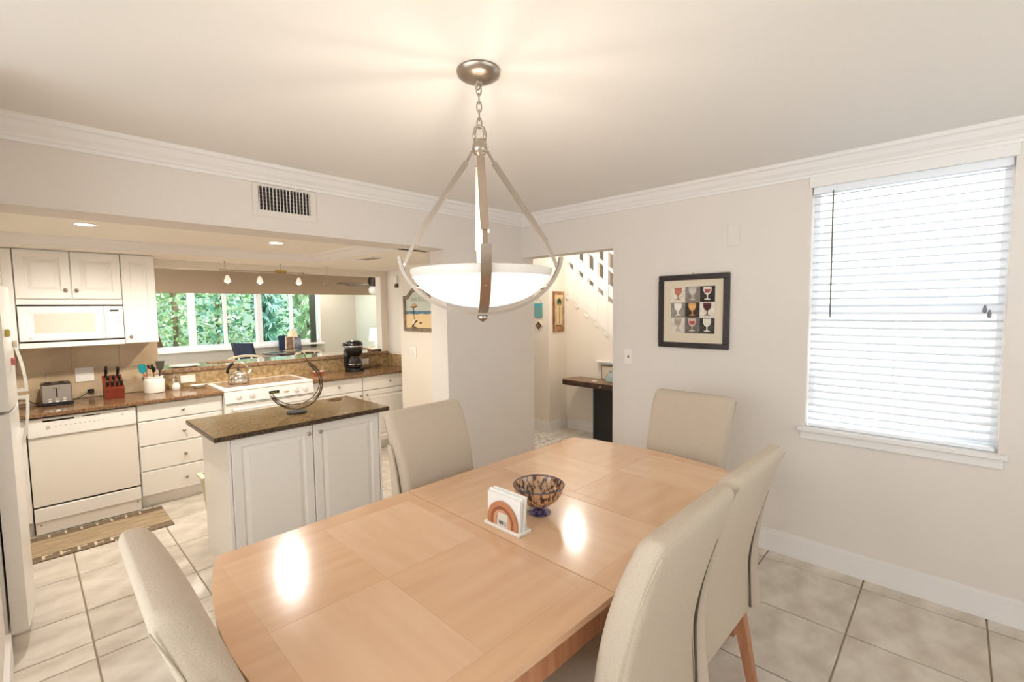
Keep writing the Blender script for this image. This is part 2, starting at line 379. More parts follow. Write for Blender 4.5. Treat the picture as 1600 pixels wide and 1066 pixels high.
hb = B().tube([(PX-.012,PY+.012,2.185),(PX-.014,PY+.014,2.21),(PX-.01,PY+.01,2.232),(PX,PY,2.24),(PX+.01,PY-.01,2.232),(PX+.014,PY-.014,2.21),(PX+.012,PY-.012,2.185)], .006, 8)
hb.obj('shackle', NICKEL, ch, smooth=True)
B().lathe([(.004,2.192),(.02,2.19),(.022,2.182),(.026,2.172),(.028,2.155),(.02,2.14),(.006,2.132)], (PX,PY,0), 20, cap0=True, cap1=True).obj('hub', NICKEL, ch, smooth=40)
A0 = math.radians(-40)
for k in range(4):
    a = A0+k*math.pi/2; d = Vector((math.cos(a), math.sin(a), 0)); wdir = (-math.sin(a), math.cos(a), 0)
    P = lambda r, z: (PX+d.x*r, PY+d.y*r, z)
    b = B().strap([P(.028,2.15), P(.052,2.105)], .013, .008, wdir).strap([P(.05,2.11), P(.24,1.83)], .027, .016, wdir).strap([P(.237,1.835), P(.284,1.73)], .016, .011, wdir)
    arm = b.obj('arm', NICKEL, ch)
    for r, z in ((.05,2.108),(.236,1.836),(.276,1.748)):
        q0 = Vector(P(r,z)); w = Vector(wdir)*.013
        B().tube([q0-w, q0+w], .004, 8).obj('rivet', CHROME, arm)
for k in range(2):
    a = A0+k*math.pi/2; d = Vector((math.cos(a), math.sin(a), 0)); wdir = (-math.sin(a), math.cos(a), 0)
    pts = []
    for i in range(33):
        t = -1+2*i/32; th = t*math.radians(86); pts.append((PX+d.x*.295*math.sin(th), PY+d.y*.295*math.sin(th), 1.79-.222*math.cos(th)+(k*.009)))
    rg = B().strap(pts, .034, .012, wdir).obj('ring_band', NICKEL, ch, smooth=30)
    for s in (-1, 1):
        B().tube([(PX+d.x*.24*s, PY+d.y*.24*s, 1.665), (PX+d.x*.215*s, PY+d.y*.215*s, 1.66)], .006, 8).obj('standoff', CHROME, rg)
bw = []
for i in range(13):
    t = i/12*math.radians(80); bw.append((max(.004, .25*math.sin(t)/math.sin(math.radians(80))), 1.592+.118*(1-math.cos(t))/(1-math.cos(math.radians(80)))))
bw += [(.256,1.722),(.253,1.726),(.244,1.718)]
for i in range(12, -1, -1):
    t = i/12*math.radians(80); bw.append((max(.003, .243*math.sin(t)/math.sin(math.radians(80))), 1.600+.112*(1-math.cos(t))/(1-math.cos(math.radians(80)))))
B().lathe(bw, (PX,PY,0), 40).obj('glass_bowl', BOWLG, ch, smooth=60)
B().lathe([(.2505,1.700),(.2575,1.720),(.258,1.727),(.253,1.730),(.2425,1.722),(.2425,1.712)], (PX,PY,0), 40).obj('bowl_rim', M('frosted_rim', (238,230,220), .4), ch, smooth=60)
B().lathe([(.012,1.60),(.014,1.565),(.02,1.56),(.02,1.552),(.012,1.546),(.006,1.54)], (PX,PY,0), 16, cap1=True).obj('finial', NICKEL, ch, smooth=40)
for k in range(3):
    a = k*2*math.pi/3+.6; bx, by = PX+.085*math.cos(a), PY+.085*math.sin(a)
    bo = B().sphere((bx,by,1.70), .028, 12, 8).obj('bulb', GLOW, ch, smooth=True)
    B().lathe([(.014,1.672),(.014,1.63)], (bx,by,0), 10, cap0=True, cap1=True).obj('socket', NICKEL, bo)
    point('chandelier_light', (bx,by,1.745), 2.2, .025, (1,.90,.78))

# ------------------------------------------------------------------ dining table
tb = thing('dining_table', 'light maple extending dining table with bowed ends and inlaid veneer top', 'table', (1.40, 1.244, 0))
TA = math.radians(-1.3)
def tedge(n=16):
    pts = []
    hx, hy, bow = 1.0, .545, .095
    for i in range(n+1): t = -1+2*i/n; pts.append((hx+bow*(1-t*t), hy*t))
    for i in range(1, 12): t = 1-2*i/12; pts.append((hx*t, hy+.012*(1-t*t)))
    for i in range(n+1): t = 1-2*i/n; pts.append((-hx-bow*(1-t*t), hy*t))
    for i in range(1, 12): t = -1+2*i/12; pts.append((hx*t, -hy-.012*(1-t*t)))
    return pts
CX, CY, TT = 1.40, 1.244, .75
full = tedge()
def clipx(poly, lo, hi):
    def cut(pl, f, ins):
        out = []
        for i in range(len(pl)):
            a, b = pl[i-1], pl[i]
            if ins(a) != ins(b):
                t = (f-a[0])/(b[0]-a[0]); out.append((f, a[1]+t*(b[1]-a[1])))
            if ins(b): out.append(b)
        return out
    if lo is not None: poly = cut(poly, lo, lambda p: p[0] >= lo)
    if hi is not None: poly = cut(poly, hi, lambda p: p[0] <= hi)
    return poly
def W2(poly): return [(CX+x, CY+y) for x, y in poly]
def slab(poly, name, mat, z0, z1, parent, ch=.004):
    c = (sum(p[0] for p in poly)/len(poly), sum(p[1] for p in poly)/len(poly))
    sh = lambda p, k: (c[0]+(p[0]-c[0])*k, c[1]+(p[1]-c[1])*k)
    P3 = lambda pl, z: [(CX+x, CY+y, z) for x, y in pl]
    return B().loft([P3([sh(p, .985) for p in poly], z0), P3(poly, z0+.012), P3(poly, z1-ch*.6), P3([sh(p, 1-ch) for p in poly], z1)]).obj(name, mat, parent, smooth=30)
SX = .2325                                    # leaf half width
L1 = slab(clipx(full, None, -SX-.0012), 'top_half', WOODT, TT-.032, TT, tb, .001)
L2 = slab(clipx(full, -SX+.0012, SX-.0012), 'leaf', WOODT, TT-.032, TT, tb, .001)
L3 = slab(clipx(full, SX+.0012, None), 'top_half', WOODT, TT-.032, TT, tb, .001)
def ven(x0, x1, y0, y1, mat, par):
    g = .0006; B().box(CX+x0+g, CX+x1-g, CY+y0+g, CY+y1-g, TT-.002, TT+.0004).obj('veneer_panel', mat, par)
bd = .085
for sgn, par in ((-1, L1), (1, L3)):
    xs = sorted([sgn*(SX+.055), sgn*.66, sgn*1.005])
    for i in range(2):
        for j, (ya, yb) in enumerate(((-.545+bd, 0), (0, .545-bd))):
            lightq = (i+j) % 2 == 0 if sgn < 0 else (i+j) % 2 == 1
            ven(xs[i], xs[i+1], ya, yb, WOODB if lightq else WOODA, par)
ven(-SX+.003, SX-.003, -.545+bd, 0, WOODB, L2); ven(-SX+.003, SX-.003, 0, .545-bd, WOODA, L2)
# apron in three runs + legs
for y0, y1 in ((-.535, -.512), (.512, .535)):
    B().box(CX-.86, CX-.28, CY+y0, CY+y1, TT-.105, TT-.032, .002).obj('apron', WOODL, tb)
    B().box(CX-.278, CX+.278, CY+y0, CY+y1, TT-.105, TT-.032, .002).obj('apron', WOODL, tb)
    B().box(CX+.28, CX+.86, CY+y0, CY+y1, TT-.105, TT-.032, .002).obj('apron', WOODL, tb)
for x0, x1 in ((-.94, -.917), (.917, .94)):
    B().box(CX+x0, CX+x1, CY-.45, CY+.45, TT-.105, TT-.032, .002).obj('apron', WOODL, tb)
for sx in (-1, 1):
    for sy in (-1, 1):
        x, y = CX+sx*.9, CY+sy*.485
        B().loft([[(x+a*w, y+c*w, z) for a, c in ((-1,-1),(1,-1),(1,1),(-1,1))] for z, w in ((0,.024),(.5,.034),(TT-.032,.037))]).obj('leg', WOODL, tb)
tb.rotation_euler.z = TA

# ------------------------------------------------------------------ chairs
def make_chair():
    r = thing('dining_chair', '', 'chair', (0,0,0), 'upholstered chairs around the dining table')
    n = 10
    def ring(z, yr, th, hw, rad):
        pts = []
        for cx, cy, a0 in ((hw-rad, yr+th-rad, 0), (-hw+rad, yr+th-rad, 90), (-hw+rad, yr+rad, 180), (hw-rad, yr+rad, 270)):
            for k in range(5):
                a = math.radians(a0+k*22.5); pts.append((cx+rad*math.cos(a), cy+rad*math.sin(a), z))
        return pts
    def yr(z):
        t = (z-.38)/(1.065-.38); return .012*math.sin(min(t,1)*math.pi*.9) - .128*max(0, t-.25)**1.6/(.75**1.6)
    rings = []
    for i in range(17):
        z = .385+(1.025-.385)*i/16
        hw = .236+.007*math.cos(i/16*math.pi*2)
        bl_ = .016*math.sin(math.pi*(i/16)**1.6); rings.append(ring(z, yr(z)-bl_*.7, .082-.008*i/16+bl_, hw, .03))
    for dz, ins in ((.012,.002),(.022,.006),(.031,.012),(.037,.019),(.04,.026)):
        z = 1.025+dz; rings.append(ring(z, yr(1.025)-.006*dz/.02+ins*.85, .074-ins*1.7, .243-ins, min(.03, (.074-ins*1.7)*.45)))
    back = B().loft(rings).obj('backrest', FABRIC, r, smooth=60)
    # seams along the rear edges
    for s in (-1, 1):
        B().tube([(s*(.232+.006*math.cos(i/16*math.pi*2)), yr(.4+.64*i/16)+.0035, .4+.64*i/16) for i in range(17)], .0022, 5).obj('seam', M('seam_piping', (196,182,158), .95), back, smooth=True)
    # open pleat flap on one rear edge
    rr = []
    for i in range(11):
        t = i/10; z = .385+.52*t; fl_ = .034*(1-t)**.7
        x0 = .243; y0 = yr(z)+.03
        rr.append([(x0-.004, y0, z), (x0+.002+fl_*.3, y0-.03-fl_, z), (x0+.006+fl_*.3, y0-.03-fl_, z), (x0+.006, y0, z)])
    B().loft(rr).obj('slip_flap', FABRIC, back, smooth=40)
    B().tube([(.2395, yr(.385+.5*i/10)-.001, .385+.5*i/10) for i in range(11)], .0045, 5).obj('slit', SEAMD, back)
    # seat
    rs = []
    for z, ins in ((.375,.0),(.40,0),(.45,0),(.468,.006),(.478,.02)):
        pts = []
        x1, y0, y1, rad = .24-ins, .05, .47-ins, .03
        for cx, cy, a0 in ((x1-rad, y1-rad, 0), (-x1+rad, y1-rad, 90), (-x1+rad, y0+rad, 180), (x1-rad, y0+rad, 270)):
            for k in range(5):
                a = math.radians(a0+k*22.5); pts.append((cx+rad*math.cos(a), cy+rad*math.sin(a), z))
        rs.append(pts)
    B().loft(rs).obj('seat', FABRIC, r, smooth=50)
    B().box(-.225, .225, .07, .45, .335, .378, .004).obj('seat_rail', WOODL, r)
    for s in (-1, 1):
        x = s*.205
        B().loft([[(x+a*w, y+b*w, z) for a, b in ((-1,-1),(1,-1),(1,1),(-1,1))] for z, w, y in ((0,.014,-.045),(.2,.018,-.005),(.392,.022,.035))]).obj('leg', WOODL, r)
        B().loft([[(x+a*w, .42+b*w, z) for a, b in ((-1,-1),(1,-1),(1,1),(-1,1))] for z, w in ((0,.014),(.36,.021))]).obj('leg', WOODL, r)
    return r
chair = make_chair()
spots = [(1.172, .555, 0, 'beige upholstered dining chair on the window side nearest the napkin holder'),
         (1.70, .558, -1, 'beige upholstered dining chair on the window side nearest the baseboard, rear legs showing'),
         (1.49, 2.01, 181, 'beige upholstered dining chair in front of the white column and kitchen island'),
         (2.68, 1.135, 88, 'beige upholstered dining chair at the table end below the framed wine glass picture'),
         (.232, 1.215, -91, 'beige upholstered dining chair at the table end facing away from the refrigerator')]
for i, (x, y, a, lab) in enumerate(spots):
    o = chair if i == 0 else copy_tree(chair)
    o.location = (x, y, 0); o.rotation_euler.z = math.radians(a); o['label'] = lab

# ------------------------------------------------------------------ things on the table
nh = thing('napkin_holder', 'white napkin holder with tan rainbow arches and a barcode sticker', 'napkin holder', (1.235, 1.216, TT+.0004))
z0 = TT+.0004
B().box(1.2, 1.27, 1.122, 1.31, z0, z0+.013, .003).obj('base', WHITEP, nh)
def arch(r0, r1, hgt, x0, x1, y, n=14):
    out = [(y+r1*math.cos(math.pi*i/n), z0+.013+hgt+r1*math.sin(math.pi*i/n)) for i in range(n+1)]
    inn = [(y+r0*math.cos(math.pi*i/n), z0+.013+hgt+r0*math.sin(math.pi*i/n)) for i in range(n+1)]
    b = B(); rings = []
    o2 = [(y+r1, z0+.013)]+out+[(y-r1, z0+.013)]; i2 = [(y+r0, z0+.013)]+inn+[(y-r0, z0+.013)]
    for p, q in zip(o2, i2): rings.append([(x0,*p),(x1,*p),(x1,*q),(x0,*q)])
    return b.loft(rings)
TAN = [M('arch_tan', (196,132,92), .5), M('arch_brown', (160,98,66), .5), M('arch_peach', (214,158,120), .5)]
for i, (r0, r1) in enumerate(((.059,.078),(.049,.057),(.03,.047))):
    arch(r0, r1, .018, 1.207, 1.212, 1.216).obj('arch', TAN[i], nh)
arch(.0005, .028, .018, 1.208, 1.211, 1.216).obj('arch_fill', M('arch_sticker', (226,214,200), .6), nh)
arch(.0005, .078, .018, 1.256, 1.261, 1.216).obj('back_plate', WHITEP, nh)
st = B().box(1.2062, 1.207, 1.185, 1.235, z0+.014, z0+.066).obj('sticker', M('sticker', (228,220,206), .6), nh)
for k in range(5): B().box(1.2056, 1.2062, 1.209+k*.0045, 1.209+k*.0045+.0028, z0+.022, z0+.036).obj('barcode_bar', BLACKM, st)
for k in range(3): B().box(1.2056, 1.2062, 1.19, 1.203, z0+.02+k*.006, z0+.023+k*.006).obj('print_line', M('print_grey', (150,140,130), .7), st)
for k, (t0, t1, dy, hh) in enumerate(((.0,.004,0,.128),(.016,.016,.004,.135),(.032,.03,-.003,.138))):
    b = B().loft([[(1.214+t0*.6+w, 1.132+dy, z0+.0135), (1.214+t0*.6+w, 1.30+dy, z0+.0135), (1.214+t1+w*1.4, 1.302+dy, z0+hh), (1.214+t1+w*1.4, 1.130+dy, z0+hh)] for w in (0, .007)])
    tag(b.obj('napkin', PAPER), ('square white paper napkin stack', 'white paper napkin behind the front ones', 'white paper napkin leaning at the back')[k]+' in the rainbow napkin holder', 'napkin', 'napkins in the holder')
bowl = thing('glass_bowl', 'footed mosaic glass bowl with amber and violet flecks on the dining table', 'bowl', (1.418, 1.212, z0))
MOS = M('mosaic_glass', (66,36,34), .1, col2=(206,160,118), scale=75, detail=2, stretch=(1,1,.35), ramp=(.42,.56), coat=.5)
MOSV = M('mosaic_violet', (48,44,84), .1, col2=(128,110,150), scale=70, detail=2, ramp=(.42,.6), coat=.5)
bp = [(.02,z0+.028),(.03,z0+.031),(.055,z0+.042),(.08,z0+.063),(.096,z0+.088),(.103,z0+.112),(.105,z0+.117),(.102,z0+.117),(.099,z0+.11),(.092,z0+.088),(.076,z0+.066),(.052,z0+.047),(.02,z0+.038),(.002,z0+.037)]
B().lathe(bp, (1.418,1.212,0), 36).obj('cup', MOS, bowl, smooth=50)
B().lathe([(.046,z0),(.049,z0+.003),(.046,z0+.007),(.028,z0+.013),(.018,z0+.022),(.021,z0+.03)], (1.418,1.212,0), 28, cap0=True, cap1=True).obj('foot', MOSV, bowl, smooth=50)
B().lathe([(.1035,z0+.114),(.1065,z0+.118),(.1035,z0+.121),(.1005,z0+.118),(.1035,z0+.114)], (1.418,1.212,0), 36).obj('rim', M('rim_glass', (92,80,92), .08), bowl, smooth=True)

# ------------------------------------------------------------------ wall things, dining
vt = thing('air_vent', 'white louvred air return grille high on the soffit wall', 'vent', (1.145, YA, 2.14))
VB = M('vent_dark', (20,15,12), .8)
fx0, fx1, fz0, fz1 = .96, 1.327, 2.14, 2.325
vb = B().box(fx0, fx1, YA-.008, YA, fz0, fz0+.038).box(fx0, fx1, YA-.008, YA, fz1-.012, fz1).box(fx0, fx0+.03, YA-.008, YA, fz0+.038, fz1-.012).box(fx1-.035, fx1, YA-.008, YA, fz0+.038, fz1-.012)
vb.obj('frame', WALL, vt)
B().box(fx0+.02, fx1-.02, YA-.003, YA-.0005, fz0+.03, fz1-.008).obj('backing', VB, vt)
ln = None; nl = 16
for i in range(nl):
    x = fx0+.036+i*(fx1-fx0-.077)/(nl-1)
    if ln is None: ln = B().box(x-.0022, x+.0022, YA-.008, YA-.003, fz0+.036, fz1-.012).obj('louvre', WALL, vt); lx = x
    else: o = ln.copy(); COL.objects.link(o); o.parent = vt; o.location = (x-lx, 0, 0)
for k in range(6): B().box(fx0+.03, fx1-.035, YA-.0042, YA-.0032, fz0+.055+k*.022, fz0+.0575+k*.022).obj('rear_blade', M('vent_blade', (120,108,96), .7), vt)
tag(B().box(XB-.006, XB, 1.047, 1.126, 1.975, 2.115, .002).obj('wall_plate', WALL), 'blank painted cover plate high on the window wall', 'plate')
def switch(name, lab, x, y, z, face, w=.07, hh=.115, n=1, kind='rocker'):
    t = thing(name, lab, 'switch' if kind != 'outlet' else 'outlet', (x, y, z-hh/2))
    def bx(u0, u1, d0, d1, z0, z1, bev=0):
        b = B()
        if face == '-x': return b.box(x-d1, x-d0, y+u0, y+u1, z0, z1, bev)
        return b.box(x+u0, x+u1, y-d1, y-d0, z0, z1, bev)
    bx(-w/2, w/2, 0, .006, z-hh/2, z+hh/2, .002).obj('plate', WHITEP, t)
    for k in range(n):
        u = (k-(n-1)/2)*.046
        if kind == 'outlet':
            for dz in (-.022, .022): 
                o = bx(u-.014, u+.014, .006, .0075, z+dz-.014, z+dz+.014).obj('socket', WHITEP, t)
                bx(u-.006, u-.004, .0075, .0078, z+dz-.004, z+dz+.006).obj('slot', DARKSLOT, o); bx(u+.004, u+.006, .0075, .0078, z+dz-.004, z+dz+.006).obj('slot', DARKSLOT, o)
        else: bx(u-.016, u+.016, .006, .009, z-.034, z+.034, .001).obj('rocker', WHITEP, t)
    return t
sw1 = switch('light_switch', 'white light switch on the wall between the hall opening and wine picture', XB, 1.856, 1.197, '-x', .068, .118)
B().box(XB-.0095, XB-.009, 1.85, 1.862, 1.186, 1.206).obj('toggle_mark', DARKSLOT, sw1)
# wine glass picture
wp = thing('framed_picture', 'square dark framed print of nine wine glasses with a cream mat', 'picture', (XB, 1.598*.535, 1.288))
Y0, Y1, Z0, Z1 = .697, 1.008, 1.288, 1.806
Y0, Y1 = .70, 1.602
Y0, Y1 = 1.103, 1.602
fw = .038
B().box(XB-.022, XB, Y0, Y1, Z1-fw, Z1, .003).box(XB-.022, XB, Y0, Y1, Z0, Z0+fw, .003).box(XB-.022, XB, Y0, Y0+fw, Z0+fw, Z1-fw).box(XB-.022, XB, Y1-fw, Y1, Z0+fw, Z1-fw).obj('frame', ESPRESSO, wp)
mat_ = B().box(XB-.012, XB-.001, Y0+fw, Y1-fw, Z0+fw, Z1-fw).obj('mat_board', M('mat_board', (222,208,184), .8), wp)
CC = [(236,226,208),(150,140,130),(64,56,54),(160,152,142),(70,60,54),(238,228,212),(230,220,204),(128,120,114),(80,74,72)]
WC = [(176,110,88),(196,186,172),(234,224,208),(240,234,220),(216,160,96),(96,52,52),(180,168,150),(214,190,176),(238,230,214)]
FC = [(196,120,96),(206,200,190),(170,84,78),(244,240,230),(232,180,110),(70,34,36),(160,150,136),(180,84,80),(226,220,204)]
py0, pz0, cw, chh = Y0+.094, Z0+.104, (Y1-Y0-.188)/3, (Z1-Z0-.188)/3
for r in range(3):
    for c in range(3):
        k = r*3+c; yb = Y1-.094-(c+1)*cw; zb = Z1-.084-(r+1)*chh
        cell = B().box(XB-.0135, XB-.012, yb+.0008, yb+cw-.0008, zb+.0008, zb+chh-.0008).obj('print_square', M('cell_%d' % k, CC[k], .8, col2=tuple(max(0, v-26) for v in CC[k]), scale=30), mat_)
        ym, zb0 = yb+cw/2, zb+.016
        g = [(-.022,0),(.022,0),(.02,.005),(.004,.009),(.004,.032),(.018,.042),(.027,.06),(.027,.088),(-.027,.088),(-.027,.06),(-.018,.042),(-.004,.032),(-.004,.009),(-.02,.005)]
        B().prism([(ym+a, zb0+q) for a, q in g], XB-.0145, XB-.0135, 'x').obj('wine_glass_print', M('wg_%d' % k, WC[k], .8), mat_)
        g2 = [(-.012,.046),(.012,.046),(.02,.06),(.021,.072),(-.021,.072),(-.02,.06)]
        B().prism([(ym+a, zb0+q) for a, q in g2], XB-.0152, XB-.0145, 'x').obj('wine_fill_print', M('wf_%d' % k, FC[k], .8), mat_)
B().tube([(XB-.008, (Y0+Y1)/2, Z1), (XB-.003, (Y0+Y1)/2, Z1+.012)], .003, 6).obj('hanger', BRASS, wp)
wp.location.y = (Y0+Y1)/2
for c_ in wp.children: c_.location.y -= (Y0+Y1)/2-1.598*.535

# ------------------------------------------------------------------ kitchen: cabinets
YF = 4.68; CT = .886; CTH = .03
def knob(x, y, z, par, mat=NICKEL):
    return B().lathe([(.006,y),(.005,y-.012),(.012,y-.018),(.013,y-.024),(.008,y-.029),(.001,y-.030)], (x,0,z), 12, 'y', True, True).obj('knob', mat, par, smooth=50)
RP = [(0,.004),(.004,0),(.052,0),(.058,.007),(.066,.009),(.09,.002),(.096,.002)]
def door(par, x0, x1, z0, z1, yf, kx=None, kz=None, name='door', steps=RP, mat=CAB, ins=None):
    st_ = steps
    if ins: st_ = [(i*ins, d) for i, d in steps]
    d = B().rects(x0+.0015, x1-.0015, z0+.0015, z1-.0015, yf, st_, yf+.019).obj(name, mat, par)
    if kx is not None: knob(kx, yf, kz, d)
    return d
FLAT = [(0,.004),(.004,0),(.006,0)]
# upper run
YU = 4.90
def upper(lab, x0, x1, z0, z1, doors, rail=None):
    c = thing('upper_cabinet', lab, 'cabinet', ((x0+x1)/2, (YU+YK)/2, z0), 'white upper kitchen cabinets')
    B().box(x0+.0005, x1-.0005, YU+.02, YK, z0, z1).obj('body', CAB, c)
    for d in doors: door(c, *d)
    return c
upper('tall white wall cabinet left of the microwave, mostly behind the refrigerator', -.42, -.022, 1.335, ZS, [(-.42, -.022, 1.335, 2.055, YU, -.055, 1.392)])
up2 = upper('short white two door wall cabinet above the microwave', -.02, .575, 1.652, ZS, [(-.02, .278, 1.695, 2.055, YU, .245, 1.762), (.28, .575, 1.695, 2.055, YU, .306, 1.762)])
B().box(-.019, .574, YU+.004, YU+.02, 1.654, 1.692).obj('rail', CAB, up2)
upper('tall narrow white wall cabinet right of the microwave beside the pass-through', .577, .797, 1.335, ZS, [(.577, .797, 1.335, 2.055, YU, .613, 1.39)])
mwc = thing('microwave_shelf', 'white shelf carrying the microwave under the wall cabinets', 'shelf', (.2775, 5.06, 1.335))
B().box(-.0195, .5745, YU, YK, 1.335, 1.372).obj('board', CAB, mwc)
mw = thing('microwave', 'white built-in microwave oven with tinted door window', 'microwave', (.2775, 5.06, 1.3725))
B().box(-.017, .572, YU+.01, YK-.01, 1.3725, 1.65).obj('body', APPL, mw)
B().box(-.017, .572, YU+.004, YU+.012, 1.373, 1.3845).obj('lower_vent', DARKSLOT, mw); B().box(-.017, .572, YU+.004, YU+.012, 1.641, 1.6498).obj('upper_vent', DARKSLOT, mw)
md = B().rects(-.0165, .455, 1.385, 1.640, YU-.012, [(0,.004),(.005,0),(.05,0),(.058,.004)], YU+.01).obj('door', APPL, mw)
B().box(.065, .425, YU-.0095, YU-.008, 1.44, 1.59, .002).obj('door_window', M('microwave_window', (214,203,186), .12), md)
B().lathe([(.007,YU-.012),(.007,YU-.0135)], (.04,0,1.405), 10, 'y', True, True).obj('badge', M('badge_grey', (190,170,150), .4), md)
cp = B().box(.457, .5715, YU-.012, YU+.01, 1.385, 1.640, .003).obj('control_panel', APPL, mw)
B().box(.49, .545, YU-.0128, YU-.012, 1.598, 1.612).obj('display', M('display_dark', (58,50,34), .2), cp)
for r in range(5):
    for c in range(3): B().box(.484+c*.026, .502+c*.026, YU-.0126, YU-.012, 1.42+r*.03, 1.436+r*.03).obj('button', APPLG, cp)
for z in (1.545, 1.518): B().box(.545, .552, YU-.013, YU-.012, z, z+.005).obj('print_mark', M('print_red', (120,70,56), .6), cp)
# base run
def toe(c, x0, x1): B().box(x0+.0005, x1-.0005, YF+.06, YF+.075, 0, .1).obj('toe_kick', CAB, c)
def base(name, lab, x0, x1):
    c = thing(name, lab, 'cabinet', ((x0+x1)/2, (YF+YK)/2, 0), 'white base kitchen cabinets')
    B().box(x0+.0005, x1-.0005, YF+.02, YK-.005, .1, CT-CTH).obj('body', CAB, c); toe(c, x0, x1); return c
fb = base('base_cabinet', 'white base cabinet corner filling between refrigerator and dishwasher', -.84, -.024)
door(fb, -.42, -.026, .105, .84, YF)
dr = base('drawer_cabinet', 'white four drawer base cabinet between dishwasher and range', .588, 1.187)
for z0_, z1_, kz in ((.715,.85,.775),(.513,.71,.597),(.308,.508,.399),(.105,.303,.198)):
    door(dr, .59, 1.186, z0_, z1_, YF, .889, kz, 'drawer', FLAT)
for x0, x1, lab, kd in ((1.975, 2.533, 'white base cabinet with drawer and door directly right of the range', 2.50), (2.534, 3.195, 'white base cabinet with drawer and door beside the cream side wall', 2.572)):
    c = base('base_cabinet', lab, x0, x1)
    door(c, x0+.002, x1-.002, .70, .85, YF, (x0+x1)/2, .775, 'drawer', FLAT)
    door(c, x0+.002, x1-.002, .105, .695, YF, kd, .65)
# dishwasher
dw = thing('dishwasher', 'white dishwasher with dark handle slots under the granite counter', 'dishwasher', (.282, 4.95, 0))
B().box(-.02, .584, YF+.02, YK-.01, .012, CT-CTH-.002).obj('body', M('dw_gap', (64,50,40), .8), dw)
B().box(-.018, .582, YF, YF+.02, .21, .706, .003).obj('door', APPLG, dw)
dc = B().box(-.018, .582, YF-.012, YF+.02, .709, .845, .006).obj('console', APPL, dw)
B().box(.06, .225, YF-.0128, YF-.0118, .817, .829).obj('handle_slot', DARKSLOT, dc); B().box(.27, .37, YF-.0128, YF-.0118, .822, .830).obj('vent_slot', DARKSLOT, dc)
B().box(.375, .53, YF-.0126, YF-.0118, .826, .831).obj('vent_slot', M('slot_grey', (170,152,130), .6), dc)
for k in range(11): B().box(.12+k*.026, .132+k*.026, YF-.0126, YF-.012, .776, .782).obj('button', M('button_grey', (200,184,164), .4), dc)
B().box(.075, .097, YF-.0126, YF-.012, .762, .786).obj('button', MATS['button_grey'], dc)
B().lathe([(.006,YF-.012),(.006,YF-.0132)], (.50,0,.80), 10, 'y', True, True).obj('badge', M('badge_grey', (190,170,150), .4), dc)
lp = B().box(-.018, .582, YF-.004, YF+.02, .098, .197, .003).obj('lower_panel', APPL, dw)
B().box(.265, .345, YF-.0005, YF+.02, .2, .206).obj('latch', DARKSLOT, lp)
kp = B().box(-.016, .580, YF+.004, YF+.02, .008, .096).obj('kick_panel', APPLG, dw)
for x in (.012, .556): B().lathe([(.005,YF+.004),(.004,YF+.001)], (x,0,.075), 8, 'y', True, True).obj('screw', M('screw_dark', (110,84,60), .5), kp)
# countertops, backsplash, bar ledge
ct1 = tag(B().box(-.845, 1.187, YF-.035, YK-.0005, CT-CTH, CT, .006).obj('countertop', GRANITE), 'brown granite countertop over dishwasher and drawers', 'countertop')
ct2 = tag(B().box(1.975, 3.1985, YF-.035, YK-.0005, CT-CTH, CT, .006).obj('countertop', GRANITE), 'brown granite countertop between range and side wall', 'countertop')
bs = tag(B().box(.86, 3.198, YK-.02, YK-.0008, CT+.0003, 1.026).obj('backsplash', SPLASH), 'tan granite backsplash below the bar ledge', 'backsplash')
bs2 = tag(B().box(3.178, 3.1995, 4.66, YK-.0205, CT+.0003, 1.03).obj('backsplash', SPLASH), 'short tan granite backsplash return on the side wall', 'backsplash')
LEDGE = M('ledge_granite', (120,90,64), .06, col2=(170,142,112), scale=60, detail=5, ramp=(.35,.7))
tag(B().box(.838, 3.108, YK-.0005, 5.62, 1.028, 1.065, .004).box(.838, 3.176, YK-.04, YK-.0005, 1.028, 1.065, .004).obj('bar_ledge', LEDGE), 'polished granite bar ledge across the pass-through', 'ledge')
tw = bpy.data.objects['wall_kitchen_back']
for r, (za, zb) in enumerate(((.889,1.115),(1.117,1.333))):
    x = -.5-.15*r
    while x < .83:
        a, b_ = max(-.84,x), min(.834,x+.302)
        if b_-a > .03: B().box(a+.001, b_-.001, YK-.008, YK-.0003, za, zb, .0015).obj('backsplash_tile', SPLTILE, tw)
        x += .304
# range
rg = thing('range', 'white slide-in electric range with glass cooktop', 'stove', (1.581, 4.92, 0))
B().box(1.19, 1.972, YF-.02, YK-.026, .02, CT-.012).obj('body', APPL, rg)
cook = B().box(1.187, 1.975, YF-.045, YK-.022, CT-.011, CT+.012, .005).obj('cooktop', APPL, rg)
B().box(1.23, 1.932, YF+.05, YK-.09, CT+.012, CT+.014).obj('glass_surface', M('cooktop_glass', (150,128,108), .08), cook)
for x, y, r in ((1.40,4.86,.09),(1.40,5.03,.075),(1.76,4.86,.075),(1.76,5.03,.095)):
    B().lathe([(r,CT+.014),(r,CT+.0146),(r-.004,CT+.0146),(r-.004,CT+.014)], (x,y,0), 28).obj('burner_ring', M('burner_mark', (104,88,74), .2), cook)
cpn = B().loft([[(1.19,YF-.045,CT-.012),(1.972,YF-.045,CT-.012),(1.972,YF-.02,CT-.012),(1.19,YF-.02,CT-.012)],[(1.19,YF-.062,CT-.115),(1.972,YF-.062,CT-.115),(1.972,YF-.02,CT-.115),(1.19,YF-.02,CT-.115)]]).obj('control_panel', APPL, rg)
for x in (1.30, 1.41, 1.80, 1.885): 
    kn = B().lathe([(.024,YF-.052),(.022,YF-.068),(.012,YF-.072)], (x,0,CT-.06), 16, 'y', True, True).obj('knob', APPL, cpn, smooth=50)
    B().box(x-.003, x+.003, YF-.076, YF-.07, CT-.078, CT-.042).obj('pointer', APPLG, kn)
